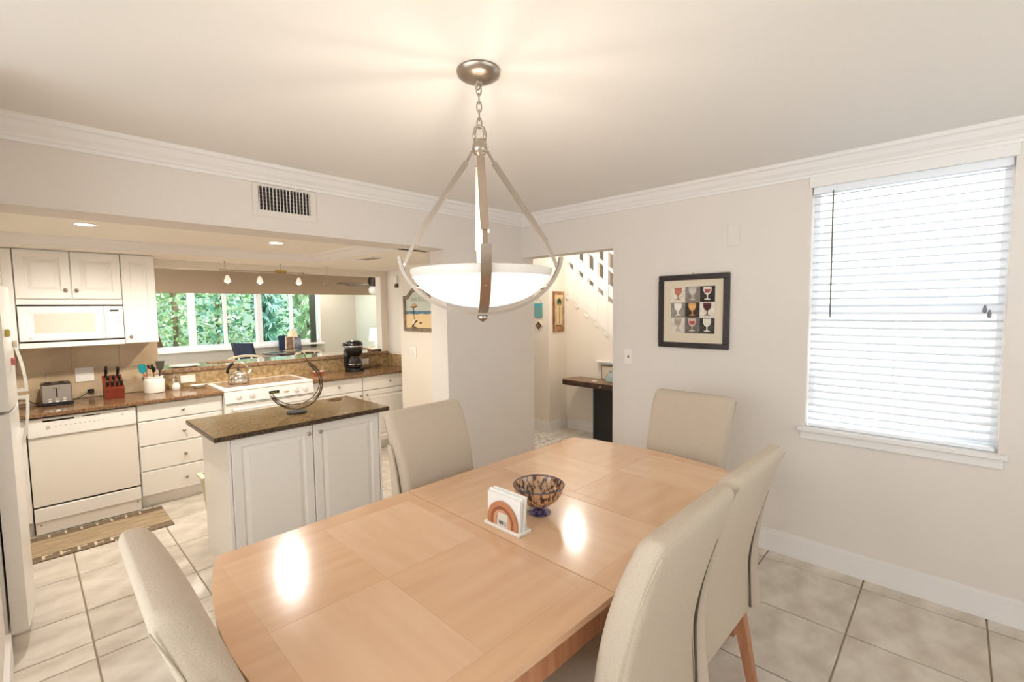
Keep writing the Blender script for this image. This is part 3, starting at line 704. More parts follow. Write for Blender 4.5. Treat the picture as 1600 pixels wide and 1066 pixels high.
B().box(1.555, 1.645, YF-.0605, YF-.052, CT-.073, CT-.048).obj('clock_display', M('clock_dark', (40,36,22), .2), cpn)
for k in range(3): B().box(1.575+k*.018, 1.585+k*.018, YF-.0612, YF-.0604, CT-.067, CT-.055).obj('digit', M('digit_green', (120,132,60), .5, emit=.3), cpn)
B().box(1.69, 1.73, YF-.062, YF-.054, CT-.075, CT-.066).obj('print_mark', M('print_red2', (188,150,130), .6), cpn)
od = B().box(1.19, 1.972, YF-.05, YF-.02, .2, CT-.122, .004).obj('oven_door', APPL, rg)
B().box(1.32, 1.84, YF-.0515, YF-.049, .36, .62).obj('oven_window', M('oven_window', (92,80,70), .1), od)
B().box(1.192, 1.97, YF-.045, YF-.02, CT-.121, CT-.116).obj('door_gap', DARKSLOT, rg)
B().tube([(1.25,YF-.05,.715),(1.25,YF-.085,.715),(1.91,YF-.085,.715),(1.91,YF-.05,.715)], .012, 8).obj('handle', APPL, od, smooth=True)
for x in (1.27, 1.38, 1.49, 1.6, 1.71, 1.82): B().box(x, x+.06, YF-.0508, YF-.0498, .748, .753).obj('vent_slot', M('slot_grey', (170,152,130), .6), od)
B().box(1.19, 1.972, YF-.045, YF-.02, .05, .19, .004).obj('bottom_drawer', APPL, rg)
for x in (1.22, 1.94): B().box(x-.015, x+.015, 4.75, 5.1, 0, .02).obj('foot', BLACKM, rg)

# island
isl = thing('kitchen_island', 'white kitchen island cabinet with two panel doors', 'island', (1.26, 3.28, 0))
B().box(.785, 1.735, 3.012, 3.54, .09, CT-.031).obj('body', CAB, isl); B().box(.80, 1.72, 3.06, 3.50, 0, .09).obj('plinth', CAB, isl)
B().box(.77, .784, 2.995, 3.545, 0, CT-.031).obj('side_panel', CAB, isl); B().box(1.736, 1.75, 2.995, 3.545, 0, CT-.031).obj('side_panel', CAB, isl)
door(isl, .786, 1.259, .095, CT-.034, 2.993, 1.225, .80); door(isl, 1.261, 1.734, .095, CT-.034, 2.993, 1.30, .80)
it = thing('island_countertop', 'olive brown granite slab with dark speckled edge on the island', 'countertop', (1.25, 3.28, CT-.03))
B().box(.697, 1.806, 2.958, 3.605, CT-.03, CT-.002, .004).obj('edge', GRANEDGE, it); B().box(.701, 1.802, 2.962, 3.601, CT-.002, CT).obj('surface', GRANITE2, it)
# waste bin behind the island
wbn = thing('waste_bin', 'slim pale olive bin standing behind the kitchen island', 'bin', (.955, 3.71, 0))
OLV = M('olive_plastic', (212,200,170), .5)
def rrect(cx, cy, a, b, z): return [(cx-a,cy-b,z),(cx+a,cy-b,z),(cx+a,cy+b,z),(cx-a,cy+b,z)]
B().loft([rrect(.955,3.71,.115,.045,0), rrect(.955,3.71,.165,.065,.45), rrect(.955,3.71,.157,.058,.45), rrect(.955,3.71,.108,.038,.02)], True, True).obj('body', OLV, wbn)
B().loft([rrect(.955,3.71,.166,.066,.45), rrect(.955,3.71,.182,.08,.453), rrect(.955,3.71,.182,.08,.466), rrect(.955,3.71,.152,.054,.466), rrect(.955,3.71,.152,.054,.45)], False, False).obj('rim', OLV, wbn)
# crescent fruit basket
fb2 = thing('fruit_basket', 'crescent shaped wire fruit basket with a banana hook on the island', 'basket', (1.274, 3.273, CT))
WIRE = M('bronze_wire', (104,84,66), .3, 1)
bx_, by_ = 1.274, 3.273; dirv = Vector((.93, -.37, 0)).normalized(); nrm = Vector((-dirv.y, dirv.x, 0))
B().lathe([(.062,CT),(.066,CT+.004),(.062,CT+.01),(.03,CT+.013)], (bx_,by_,0), 24, cap0=True, cap1=True).obj('base', BLACKM, fb2, smooth=40)
def cres(t, s):
    th = math.radians(-158+ (158+62)*t); R = .185; w = .085*math.sin(math.pi*min(1,max(0,t)))**.8
    c = Vector((bx_, by_, CT+.012+R))
    dep = R-(.012+.018*s*s)
    return c+dirv*dep*math.cos(th)*1.0+Vector((0,0,dep*math.sin(th)))+nrm*w*s
for j in range(7):
    s = -1+2*j/6
    B().tube([cres(t/20, s) for t in range(21)], .0022 if abs(s) < 1 else .0035, 5).obj('wire', WIRE, fb2, smooth=True)
for t in (.22, .36, .5, .64, .78):
    B().tube([cres(t, -1+2*k/8) for k in range(9)], .0022, 5).obj('cross_wire', WIRE, fb2, smooth=True)
tip = cres(1, 0)
B().tube([tip, tip+Vector((0,0,.05))-dirv*.02, tip+Vector((0,0,.085))-dirv*.06, tip+Vector((0,0,.10))-dirv*.10, tip+Vector((0,0,.085))-dirv*.135, tip+Vector((0,0,.068))-dirv*.15, tip+Vector((0,0,.075))-dirv*.168], .0032, 6).obj('banana_hook', WIRE, fb2, smooth=True)
# decorative trivet on island corner
tag(B().tube([(1.66+.05*math.cos(t)*(1+.3*math.sin(3*t)), 3.50+.035*math.sin(t), CT+.003) for t in [k*2*math.pi/24 for k in range(24)]], .003, 5, closed=True).obj('wire_trivet', WIRE, smooth=True), 'small bent wire trivet lying on the island corner', 'trivet')

# ------------------------------------------------------------------ kitchen: things on the counters
kt = thing('kettle', 'shiny steel whistling kettle with black handle on the range', 'kettle', (1.40, 4.97, CT+.0146))
kz = CT+.0146; kx, ky = 1.40, 4.95
kt.location = (kx, ky, kz)
B().lathe([(.085,kz),(.092,kz+.008),(.094,kz+.02),(.088,kz+.055),(.07,kz+.088),(.042,kz+.108),(.03,kz+.112)], (kx,ky,0), 28, cap0=True, cap1=True).obj('body', CHROME, kt, smooth=50)
ld = B().lathe([(.034,kz+.111),(.03,kz+.12),(.008,kz+.126)], (kx,ky,0), 20, cap0=True, cap1=True).obj('lid', CHROME, kt, smooth=50)
B().sphere((kx,ky,kz+.138), .012, 10, 8).obj('lid_knob', BLACK, ld, smooth=True)
B().tube([(kx+.06,ky-.02,kz+.075),(kx+.09,ky-.03,kz+.098),(kx+.108,ky-.036,kz+.122)], .014, 10, rr=[.02,.015,.011]).obj('spout', CHROME, kt, smooth=True)
B().tube([(kx+.1*math.cos(a)*.86, ky-.028*math.cos(a), kz+.098+.105*math.sin(a)) for a in [math.radians(q) for q in range(20,181,16)]], .0075, 8).obj('handle', CHROME, kt, smooth=True)
B().tube([(kx+.1*math.cos(a)*.86, ky-.028*math.cos(a), kz+.098+.105*math.sin(a)) for a in [math.radians(q) for q in range(112,190,13)]], .013, 8).obj('grip', BLACK, kt, smooth=True)
# toaster
ts = thing('toaster', 'two slot steel toaster with black base on the granite counter', 'toaster', (.155, 5.06, CT))
B().box(.065, .245, 4.945, 5.16, CT+.002, CT+.022, .004).obj('base', BLACK, ts)
B().box(.07, .24, 4.955, 5.155, CT+.022, CT+.165, .012).obj('shell', M('toaster_dark', (70,60,52), .3, .6), ts, smooth=40)
fp = B().box(.072, .238, 4.944, 4.956, CT+.022, CT+.158, .005).obj('face_plate', M('toaster_steel', (176,168,158), .42, 1), ts)
B().box(.150, .158, 4.943, 4.9445, CT+.065, CT+.14).obj('lever_slot', BLACK, fp)
B().box(.135, .173, 4.928, 4.944, CT+.132, CT+.143, .003).obj('lever', STEEL, fp)
for x, z in ((.115,.052),(.195,.052),(.195,.034),(.115,.034)): B().box(x-.009, x+.009, 4.9415, 4.944, CT+z-.004, CT+z+.004).obj('button', WHITEP, fp)
B().lathe([(.016,4.944),(.015,4.935)], (.155,0,CT+.042), 14, 'y', True, True).obj('dial', CHROME, fp, smooth=40)
for x in (.105, .18): B().box(x-.012, x+.024, 4.985, 5.135, CT+.163, CT+.1655).obj('slot', BLACKM, ts)
B().tube([(.25,5.08,CT+.012),(.30,5.09,CT+.03),(.335,5.12,CT+.05),(.365,5.16,CT+.055),(.372,5.19,CT+.055)], .003, 6).tube([(.06,5.0,CT+.006),(.0,4.98,CT+.006),(-.06,5.0,CT+.006),(-.05,5.09,CT+.05),(-.0,5.1,CT+.04),(.05,5.05,CT+.008)], .0035, 6).obj('power_cord', BLACK, ts, smooth=True)
B().box(.345, .385, 5.185, 5.21, CT+.04, CT+.07, .004).obj('plug', BLACK, ts)
# knife block and knives
KX, KY = .49, 4.99
kbk = tag(B().loft([[(KX-.062,KY-.045,CT),(KX+.062,KY-.045,CT),(KX+.062,KY+.085,CT),(KX-.062,KY+.085,CT)],[(KX-.062,KY-.062,CT+.088),(KX+.062,KY-.062,CT+.088),(KX+.062,KY+.085,CT+.185),(KX-.062,KY+.085,CT+.185)]]).obj('knife_block', M('cherry_wood', (138,58,36), .35, col2=(112,44,28), scale=12, stretch=(6,6,1))), 'slanted cherry wood knife block on the counter', 'knife block')
kn_labels = ['black handled chef knife standing tallest in the knife block', 'black handled carving knife beside the tallest in the block', 'black handled knife in the front row of the knife block']
def knife(x, y, z, L, lab, grp=None):
    t = thing('kitchen_knife', lab, 'knife', (x, y, z), grp)
    d = Vector((0, -.56, .83)); p = Vector((x, y, z))
    B().tube([p, p+d*.012], .009, 8).obj('bolster', STEEL, t)
    B().tube([p+d*.012, p+d*L*.5, p+d*L], .009, 8, rr=[.009,.0105,.0085]).obj('handle', BLACK, t, smooth=True)
    q = p+d*L; B().tube([q, q+d*.003], .008, 8).obj('end_cap', STEEL, t)
rowz = lambda f: (KY-.062+(.147)*f, CT+.088+.097*f)
for x in (-.042, -.012, .018, .045):
    y, z = rowz(.12); knife(KX+x, y, z, .065, kn_labels[2], 'short knives along the block front')
for x in (-.035, .0, .036):
    y, z = rowz(.42); knife(KX+x, y, z, .08, 'black handled knife in the middle row of the knife block', 'knives in the middle row of the block')
y, z = rowz(.8); knife(KX-.04, y, z, .13, kn_labels[0]); knife(KX+.035, y, z, .115, kn_labels[1])
switch('wall_outlet', 'almond outlet plate on the backsplash tile behind the knife block', .335, YK-.008, CT+.195, '-y', .115, .118, 2, 'rocker')
# crock with utensils
RX, RY = .77, 5.075
cr = thing('utensil_crock', 'white ceramic crock holding cooking utensils', 'crock', (RX, RY, CT))
B().lathe([(.068,CT),(.074,CT+.004),(.076,CT+.02),(.076,CT+.105),(.07,CT+.12),(.064,CT+.125),(.067,CT+.132),(.069,CT+.142),(.063,CT+.144),(.058,CT+.13),(.066,CT+.1),(.066,CT+.012),(.002,CT+.01)], (RX,RY,0), 28, cap0=True).obj('jar', WHITE, cr, smooth=45)
WSP = M('utensil_wood', (196,152,102), .6); TEAL = M('teal_silicone', (0,134,144), .5); REDP = M('red_plastic', (176,80,58), .5)
def utensil(name, lab, mat, hmat, p0, p1, head, grp=None):
    t = thing(name, lab, 'utensil', p0, grp); a, b = Vector(p0), Vector(p1); d = (b-a).normalized()
    B().tube([a, b], .0055, 8).obj('handle', hmat, t, smooth=True)
    sd_ = d.cross(Vector((0,1,0))).normalized()
    if head == 'spatula':
        n = d.cross(sd_); r = [[(b+sd_*u*w+n*k*.004+d*v)[:] for u, k in ((-1,-1),(1,-1),(1,1),(-1,1))] for v, w in ((0,.014),(.012,.026),(.06,.027),(.075,.02))]
        B().loft(r).obj('blade', mat, t)
    elif head == 'spoon':
        c = b+d*.022; B().sphere(c, .019, 10, 8, 1.4).obj('bowl', mat, t, smooth=True)
    elif head == 'fork':
        for k in range(6):
            a_ = k*math.pi/3; o = sd_*math.cos(a_)*.022+Vector((0,1,0))*math.sin(a_)*.022
            B().tube([b, b+d*.012+o*.8, b+d*.035+o], .004, 6).obj('tooth', mat, t)
    elif head == 'turner':
        n = d.cross(sd_); r = [[(b+sd_*u*w+n*k*.0015+d*v)[:] for u, k in ((-1,-1),(1,-1),(1,1),(-1,1))] for v, w in ((0,.008),(.02,.026),(.085,.032))]
        B().loft(r).obj('blade', mat, t)
zz = CT+.0125
utensil('spatula', 'teal headed spatula leaning out of the white crock', TEAL, REDP, (RX-.035,RY-.005,zz), (RX-.068,RY-.008,CT+.18), 'spatula')
utensil('pasta_fork', 'black toothed pasta server standing in the white crock', BLACKM, WSP, (RX,RY-.02,zz), (RX-.02,RY-.02,CT+.21), 'fork')
utensil('ladle', 'dark ladle standing in the white crock', BLACKM, WSP, (RX+.005,RY+.035,zz), (RX+.008,RY+.045,CT+.175), 'spoon')
utensil('wooden_spoon', 'pale wooden spoon standing in the white crock', WSP, WSP, (RX-.02,RY+.01,zz), (RX-.045,RY+.03,CT+.19), 'spoon')
utensil('slotted_turner', 'dark metal turner leaning right out of the white crock', M('dark_steel', (92,84,74), .35, .8), BLACKM, (RX+.032,RY-.028,zz), (RX+.042,RY-.032,CT+.19), 'turner')
utensil('whisk', 'grey steel serving spoon standing in the white crock', STEEL, STEEL, (RX+.035,RY+.0,zz), (RX+.047,RY+.012,CT+.19), 'spoon')
ss = thing('salt_shaker', 'white salt mill with clear top on the counter by the backsplash', 'shaker', (.93, 5.09, CT))
B().lathe([(.026,CT),(.03,CT+.006),(.031,CT+.035),(.022,CT+.06),(.018,CT+.066)], (.93,5.09,0), 18, cap0=True, cap1=True).obj('body', WHITE, ss, smooth=50)
B().lathe([(.018,CT+.066),(.022,CT+.08),(.022,CT+.105),(.018,CT+.108)], (.93,5.09,0), 16, cap1=True).obj('glass', GLASS, ss, smooth=50)
B().lathe([(.019,CT+.108),(.021,CT+.112),(.021,CT+.135),(.012,CT+.142)], (.93,5.09,0), 16, cap0=True, cap1=True).obj('cap', STEEL, ss, smooth=50)
switch('wall_outlet', 'white double switch plate on granite backsplash beside the salt mill', 1.045, YK-.02, CT+.075, '-y', .118, .072, 2, 'plain')
sr = thing('spoon_rest', 'white scalloped spoon rest dish on the counter by the range', 'dish', (1.095, 5.06, CT))
rn = []
for r_, h_ in ((.03,0),(.05,.012),(.066,.028),(.060,.028),(.045,.014),(.02,.006)):
    rn.append([(1.095+r_*(1+.1*math.cos(6*a))*math.cos(a), 5.06+r_*.75*(1+.1*math.cos(6*a))*math.sin(a), CT+h_) for a in [k*2*math.pi/30 for k in range(30)]])
B().loft(rn).obj('dish', WHITE, sr, smooth=50)
rd = thing('sponge_holder', 'small red lidded dish on the counter right of the range', 'dish', (2.21, 5.04, CT))
B().loft([[(2.21+a*.05,5.04+b*.032,CT+h_) for a, b in ((-1*k,-1*k),(1*k,-1*k),(1*k,1*k),(-1*k,1*k))] for h_, k in ((0,.85),(.03,1))]).obj('dish', M('terracotta_red', (168,84,62), .4), rd)
B().box(2.158, 2.262, 5.006, 5.074, CT+.03, CT+.036, .002).obj('lid', WHITEP, rd)
# coffee maker
MX, MY = 2.60, 4.98
cm = thing('coffee_maker', 'glossy black drip coffee maker on the granite counter', 'coffee maker', (MX, MY, CT))
B().lathe([(.10,CT),(.105,CT+.006),(.103,CT+.035),(.09,CT+.045)], (MX,MY,0), 24, cap0=True, cap1=True).obj('base', BLACK, cm, smooth=40)
B().box(MX-.085, MX+.085, MY+.015, MY+.095, CT+.04, CT+.25, .02).obj('column', BLACK, cm, smooth=40)
B().lathe([(.072,CT+.185),(.088,CT+.2),(.098,CT+.25),(.102,CT+.275),(.1,CT+.28)], (MX,MY,0), 24, cap0=True, cap1=True).obj('brew_head', BLACK, cm, smooth=40)
B().lathe([(.1025,CT+.281),(.1035,CT+.284),(.1035,CT+.29),(.1025,CT+.293)], (MX,MY,0), 24, cap0=True, cap1=True).obj('chrome_band', CHROME, cm)
B().lathe([(.101,CT+.293),(.1,CT+.31),(.088,CT+.335),(.055,CT+.35),(.004,CT+.353)], (MX,MY,0), 24, cap0=True, cap1=True).obj('lid', BLACK, cm, smooth=40)
cf = B().lathe([(.06,CT+.046),(.074,CT+.055),(.078,CT+.09),(.07,CT+.135),(.052,CT+.165),(.055,CT+.18)], (MX,MY-.02,0), 24, cap0=True, cap1=True).obj('carafe', M('carafe_glass', (40,34,30), .05), cm, smooth=40)
B().lathe([(.0785,CT+.082),(.0795,CT+.086),(.0785,CT+.09)], (MX,MY-.02,0), 24).obj('carafe_band', CHROME, cf)
B().tube([(MX-.03,MY-.085,CT+.16),(MX-.04,MY-.13,CT+.155),(MX-.042,MY-.135,CT+.10),(MX-.036,MY-.09,CT+.075)], .008, 8).obj('carafe_handle', BLACK, cf, smooth=True)
B().box(MX-.12, MX-.1, MY-.03, MY+.03, CT+.29, CT+.33, .006).obj('lid_tab', BLACK, cm)
switch('wall_outlet', 'white outlet plate on the granite backsplash beside the coffee maker', 2.845, YK-.02, CT+.068, '-y', .115, .075, 2, 'plain')
tag(B().tube([(2.71,5.06,CT+.008),(2.83,5.1,CT+.006),(2.95,5.1,CT+.012),(3.03,5.13,CT+.02)], .004, 6).obj('power_cord', BLACK, smooth=True), 'black appliance cord lying on the counter beside the coffee maker', 'cord')
switch('wall_outlet', 'white switch plate on the side wall above the counter end', 3.178, 4.83, CT+.075, '-x', .075, .075, 1, 'plain')
# beach sign, switch on cream wall, thermostat
SX0 = 2.93
sg = thing('beach_sign', 'wooden framed beach sign with umbrella, lettering and arched top', 'sign', (SX0, 4.12, 1.348))
op = [(3.83,1.348),(4.425,1.348),(4.425,1.73),(4.36,1.73),(4.27,1.80),(4.15,1.835),(4.0,1.80),(3.91,1.73),(3.83,1.73)]
ip = [(3.87,1.386),(4.387,1.386),(4.387,1.694),(4.345,1.694),(4.255,1.764),(4.15,1.798),(4.015,1.764),(3.925,1.694),(3.87,1.694)]
FRW = M('weathered_frame', (142,120,92), .6, col2=(96,78,58), scale=14)
rg_ = []
for p, q in zip(op, ip): rg_.append([(SX0,*p),(SX0-.022,*p),(SX0-.022,*q),(SX0,*q)])
B().loft(rg_, closed=True).obj('frame', FRW, sg)
B().prism(ip, SX0-.010, SX0-.001, 'x').obj('sky_panel', M('sign_sky', (196,198,184), .7), sg)
B().box(SX0-.0115, SX0-.010, 3.87, 4.387, 1.53, 1.565).obj('sea_band', M('sign_sea', (64,104,122), .6, col2=(84,124,138), scale=20), sg)
B().prism([(3.87,1.386),(4.387,1.386),(4.387,1.53),(4.3,1.536),(4.2,1.528),(4.1,1.536),(4.0,1.53),(3.93,1.537),(3.87,1.53)], SX0-.0122, SX0-.010, 'x').obj('sand_band', M('sign_sand', (226,198,148), .7), sg)
BR = M('sign_brown', (70,46,32), .7)
um = B().prism([(4.30,1.605),(4.275,1.63),(4.235,1.648),(4.195,1.635),(4.175,1.618),(4.24,1.61)], SX0-.014, SX0-.0122, 'x').obj('umbrella', M('sign_straw', (196,160,112), .7), sg)
B().prism([(4.30,1.605),(4.24,1.61),(4.175,1.618),(4.19,1.605),(4.24,1.598)], SX0-.0145, SX0-.0125, 'x').obj('umbrella_shade', BR, um)
B().prism([(4.242,1.60),(4.236,1.60),(4.226,1.44),(4.234,1.44)], SX0-.014, SX0-.0122, 'x').obj('pole', BR, um)
B().prism([(4.29,1.40),(4.27,1.41),(4.23,1.455),(4.18,1.47),(4.17,1.46),(4.22,1.43),(4.25,1.40),(4.20,1.395),(4.19,1.388),(4.27,1.388)], SX0-.014, SX0-.0122, 'x').obj('deck_chair', BR, sg)
B().prism([(4.265,1.425),(4.235,1.475),(4.215,1.47),(4.24,1.425)], SX0-.0148, SX0-.0128, 'x').obj('towel', M('sign_white', (232,222,204), .7), sg)
B().prism([(4.14,1.44),(4.11,1.45),(4.09,1.442),(4.11,1.428),(4.135,1.43)], SX0-.014, SX0-.0122, 'x').obj('ball', BR, sg)
text('lettering', 'BAR BOOK', .062, M('sign_green', (150,164,128), .7), sg, (SX0-.0105, 4.135, 1.668), (math.pi/2, 0, -math.pi/2))
switch('light_switch', 'white double rocker switch on the cream wall below the beach sign', SX0, 4.285, 1.115, '-x', .118, .118, 2)
th = thing('wall_phone', 'small cream and brown wall sensor high on the side wall', 'sensor', (3.2, 4.99, 1.85))
B().box(3.17, 3.2, 4.955, 5.01, 1.9, 1.99, .003).obj('case', WHITEP, th); B().box(3.168, 3.2, 4.955, 5.0, 1.85, 1.895, .003).obj('sensor', M('sensor_brown', (90,70,52), .4), th)
# recessed lights, track lights, ceiling grille
for i, (x, y) in enumerate(((.308, 3.93), (1.46, 4.02))):
    t = thing('recessed_light', ('round recessed ceiling light over the dishwasher area of the kitchen', 'round recessed ceiling light over the range area of the kitchen')[i], 'light', (x, y, TZ-.004), 'recessed kitchen lights')
    B().lathe([(.062,TZ),(.062,TZ-.004),(.05,TZ-.003),(.05,TZ)], (x,y,0), 28).obj('trim_ring', TRIM, t)
    B().lathe([(.05,TZ-.001),(.049,TZ-.0015),(.002,TZ-.002)], (x,y,0), 28, cap0=True, cap1=True).obj('lens', CANGLOW, t)
    spot('recessed_lamp', (x, y, TZ-.02), 60, 170, r=.03, col=(1,.95,.87))
cg = thing('ceiling_grille', 'small dark slotted grille in the lowered kitchen ceiling', 'vent', (2.27, 3.98, ZS-.004))
B().box(2.2, 2.34, 3.82, 4.14, ZS-.004, ZS, .001).obj('frame', TRIM, cg)
for k in range(4): B().box(2.225+k*.027, 2.237+k*.027, 3.84, 4.12, ZS-.0048, ZS-.004).obj('slot', M('grille_dark', (104,82,62), .8), cg)
tk = thing('track_light', 'nickel track light with four small heads over the bar', 'light', (1.88, 5.0, 1.84))
B().tube([(1.30,5.0,1.975),(2.07,5.0,1.975)], .006, 8).tube([(2.07,5.0,1.965),(2.45,5.0,1.958)], .006, 8).obj('track', NICKEL, tk)
B().box(2.06, 2.08, 4.99, 5.01, 1.955, 1.985).obj('joiner', NICKEL, tk)
B().box(1.80, 1.90, 4.975, 5.025, 1.965, 1.995, .004).obj('power_feed', BRASS, tk)
for x in (1.35, 1.85, 2.33): B().tube([(x,5.0,1.97),(x,5.0,2.06)], .004, 6).obj('stem', NICKEL, tk)
FROST = M('frost_shade', (240,232,220), .4, emit=.35)
for i, x in enumerate((1.362, 1.645, 2.022, 2.315)):
    hd = B().tube([(x,5.0,1.968),(x,4.995,1.92)], .006, 8).obj('head_stem', NICKEL, tk)
    B().lathe([(.012,1.925),(.016,1.915),(.028,1.88),(.03,1.862),(.026,1.862),(.012,1.918)], (x,4.99,0), 16).obj('shade', FROST if i < 3 else NICKEL, hd, smooth=40)
    B().sphere((x,4.99,1.866), .016, 10, 6).obj('bulb', GLOW if i < 3 else GLASS, hd, smooth=True)
    if i < 3: spot('track_lamp', (x, 4.985, 1.85), 10, 110, r=.02)

# refrigerator
fr = thing('refrigerator', 'white top freezer refrigerator with arched handles at the wall end', 'refrigerator', (-.45, 3.5, 0))
B().box(-.83, -.125, 3.12, 3.86, .09, 1.72, .01).obj('body', APPL, fr)
def fdoor(z0, z1, nm):
    poly = []
    for i in range(9):
        t = i/8; y = 3.12+.74*t; poly.append((-.062+.026*math.sin(math.pi*min(max(t,.0),1)), y))
    poly = [(-.118, 3.12)]+poly+[(-.118, 3.86)]
    return B().prism(poly, z0, z1, 'z').obj(nm, APPL, fr, smooth=35)
d1 = fdoor(1.145, 1.72, 'freezer_door'); d2 = fdoor(.10, 1.13, 'fridge_door')
for dd, za, zb in ((d1, 1.15, 1.47), (d2, .80, 1.125)):
    up = dd is d1; pts = []
    for i in range(11):
        t = i/10; z = za+(zb-za)*t; bulge = .052*math.sin(math.pi*(.5+.5*t if not up else .5-.0*t)*(1)) if False else 0
        o = .05*(1-t**2.2) if up else .05*(1-(1-t)**2.2)
        pts.append((-.052+o, 3.83, z))
    b = B().strap(pts, .03, .014, (0,1,0)); b.box(-.07, -.004, 3.815, 3.845, (za if up else zb-.018), (za+.018 if up else zb), .003)
    b.obj('handle', APPL, dd, smooth=35)
B().box(-.8, -.14, 3.14, 3.84, .03, .09).obj('kick_grille', M('fridge_grille', (176,160,140), .6), fr)
for y in (3.16, 3.82): B().lathe([(.022,0),(.024,.01),(.02,.03)], (-.17,y,0), 12, cap0=True, cap1=True).obj('foot', BLACK, fr)
for x, y, z, c in ((-.058,3.2,1.5,(206,186,90)),(-.05,3.3,1.36,(200,120,110)),(-.04,3.42,1.44,(236,226,206))):
    tag(B().box(x, x+.02, y-.018, y+.018, z-.018, z+.018, .005).obj('fridge_magnet', M('magnet_%d' % c[0], c, .5)), {206:'small yellow magnet', 200:'small pink magnet', 236:'small cream magnet'}[c[0]]+' on the freezer door', 'magnet')
# kitchen mat
mt = thing('kitchen_mat', 'wood plank print kitchen mat with darker lettered borders before the dishwasher', 'mat', (.31, 4.41, .0003))
MP1 = M('mat_plank_light', (160,138,108), .8, col2=(190,168,134), scale=6, stretch=(1,8,1)); MP2 = M('mat_plank_dark', (104,86,68), .8, col2=(136,116,92), scale=6, stretch=(1,8,1)); MPW = M('mat_print', (216,202,176), .8)
ys = [4.18, 4.27, 4.345, 4.42, 4.495, 4.57, 4.655]
for k in range(6): B().box(-.06, .70, ys[k]+.001, ys[k+1]-.001, .0003, .008).obj('plank', MP2 if k in (0,5) else MP1, mt)
for k, x in enumerate((.0,.085,.17,.255,.34,.425,.51)):
    B().box(x, x+.014, 4.195, 4.26, .008, .0084).box(x+.014, x+.05, 4.2+(.02 if k % 2 else .045), 4.213+(.02 if k % 2 else .045), .008, .0084).obj('print_stroke', MPW, mt)
    B().box(x+.04, x+.052, 4.59, 4.64, .008, .0084).obj('print_stroke', MPW, mt)

# ------------------------------------------------------------------ things on the bar ledge
LZ = 1.065
tag(B().lathe([(.06,LZ),(.10,LZ+.004),(.125,LZ+.012),(.12,LZ+.014),(.08,LZ+.008),(.002,LZ+.006)], (1.06,5.36,0), 28, cap0=True).obj('plate', WHITE, smooth=50), 'shallow white plate lying on the bar ledge beside the wall cabinet', 'plate')
tag(B().box(1.28, 1.52, 5.40, 5.58, LZ, LZ+.006, .002).obj('placemat', M('woven_brown', (150,112,76), .8, col2=(110,80,54), scale=60)), 'brown woven placemat lying on the bar ledge', 'placemat')
rb = thing('media_box', 'small flat dark box with brown end on the bar ledge by the jamb', 'box', (3.05, 5.32, LZ))
B().box(2.98, 3.07, 5.25, 5.36, LZ, LZ+.022, .003).obj('case', M('box_brown', (110,84,60), .5), rb); B().box(3.07, 3.155, 5.25, 5.218+.13, LZ, LZ+.024, .003).obj('cover', BLACK, rb)
rb.location = rb.location
# bar stools beyond the ledge
def stool(x, lab):
    t = thing('bar_stool', lab, 'stool', (x, 5.92, 0), 'cream bar stools behind the ledge')
    CR = M('cream_paint', (236,222,198), .45)
    B().lathe([(.17,.74),(.185,.75),(.185,.775),(.15,.785)], (x,5.92,0), 24, cap0=True, cap1=True).obj('seat', CR, t, smooth=40)
    for sx in (-1, 1):
        for sy in (-1, 1): B().tube([(x+sx*.12,5.92+sy*.12,.74),(x+sx*.17,5.92+sy*.17,0)], .016, 8).obj('leg', CR, t)
    B().tube([(x+.2*math.cos(a),5.92+.2*math.sin(a)*.7-.08,1.06+.05*math.sin(a)) for a in [math.radians(q) for q in range(180,361,15)]], .014, 8).obj('backrest', CR, t, smooth=True) if False else None
    B().tube([(x+.19*math.cos(a), 5.92+.16, 1.0+.06*math.sin(a)) for a in [math.radians(q) for q in range(0,181,15)]], .014, 8).obj('backrest', CR, t, smooth=True)
    for u in (-.19, -.07, .07, .19): B().tube([(x+u*.7,5.92+.13,.78),(x+u,5.92+.16,1.0+.06*math.sqrt(max(0,1-(u/.19)**2)))], .01, 6).obj('spindle', CR, t)
    B().tube([(x+.155*math.cos(a),5.92+.155*math.sin(a),.3) for a in [k*2*math.pi/16 for k in range(16)]], .01, 6, closed=True).obj('foot_ring', CR, t)
stool(1.80, 'cream bar stool with arched back behind the kettle side of the ledge'); stool(2.56, 'cream bar stool with arched back behind the coffee maker side of the ledge')

# ------------------------------------------------------------------ living room furnishing
DG = M('dark_green_frame', (64,72,62), .6)
def lwindow(nm, x0, x1, mids, lab):
    w = struct(B().box(x0, x0+.05, YW-.03, YW+.1, .86, 2.3).box(x1-.05, x1, YW-.03, YW+.1, .86, 2.3).box(x0+.05, x1-.05, YW-.03, YW+.1, .86, .93).box(x0+.05, x1-.05, YW-.03, YW+.1, 2.23, 2.3).obj(nm, WF), lab)
    xs = [x0+.05]+mids+[x1-.05]
    for m_ in mids: B().box(m_-.028, m_+.028, YW+.0, YW+.07, .93, 2.23).obj('mullion', WF, w)
    for i in range(len(xs)-1): B().box(xs[i], xs[i+1], YW+.03, YW+.034, .93, 2.23).obj('pane', PANE, w)
lwindow('window_2', .45, 2.255, [1.30], 'white framed living room window nearest the wall cabinets')
lwindow('window_3', 2.257, 3.443, [2.82], 'white framed sliding living room window in the middle')
lwindow('window_4', 3.445, 4.73, [4.105], 'white framed sliding living room window beside the grey wall')
tag(B().box(4.485, 4.61, YW-.06, YW-.032, .75, 2.3).obj('window_shutter', DG), 'narrow dark green shutter strip at the end of the living room windows', 'shutter')
struct(B().box(.4, 4.78, YW-.10, YW-.0, .82, .858).obj('trim_5', WF), 'white sill under the living room windows')
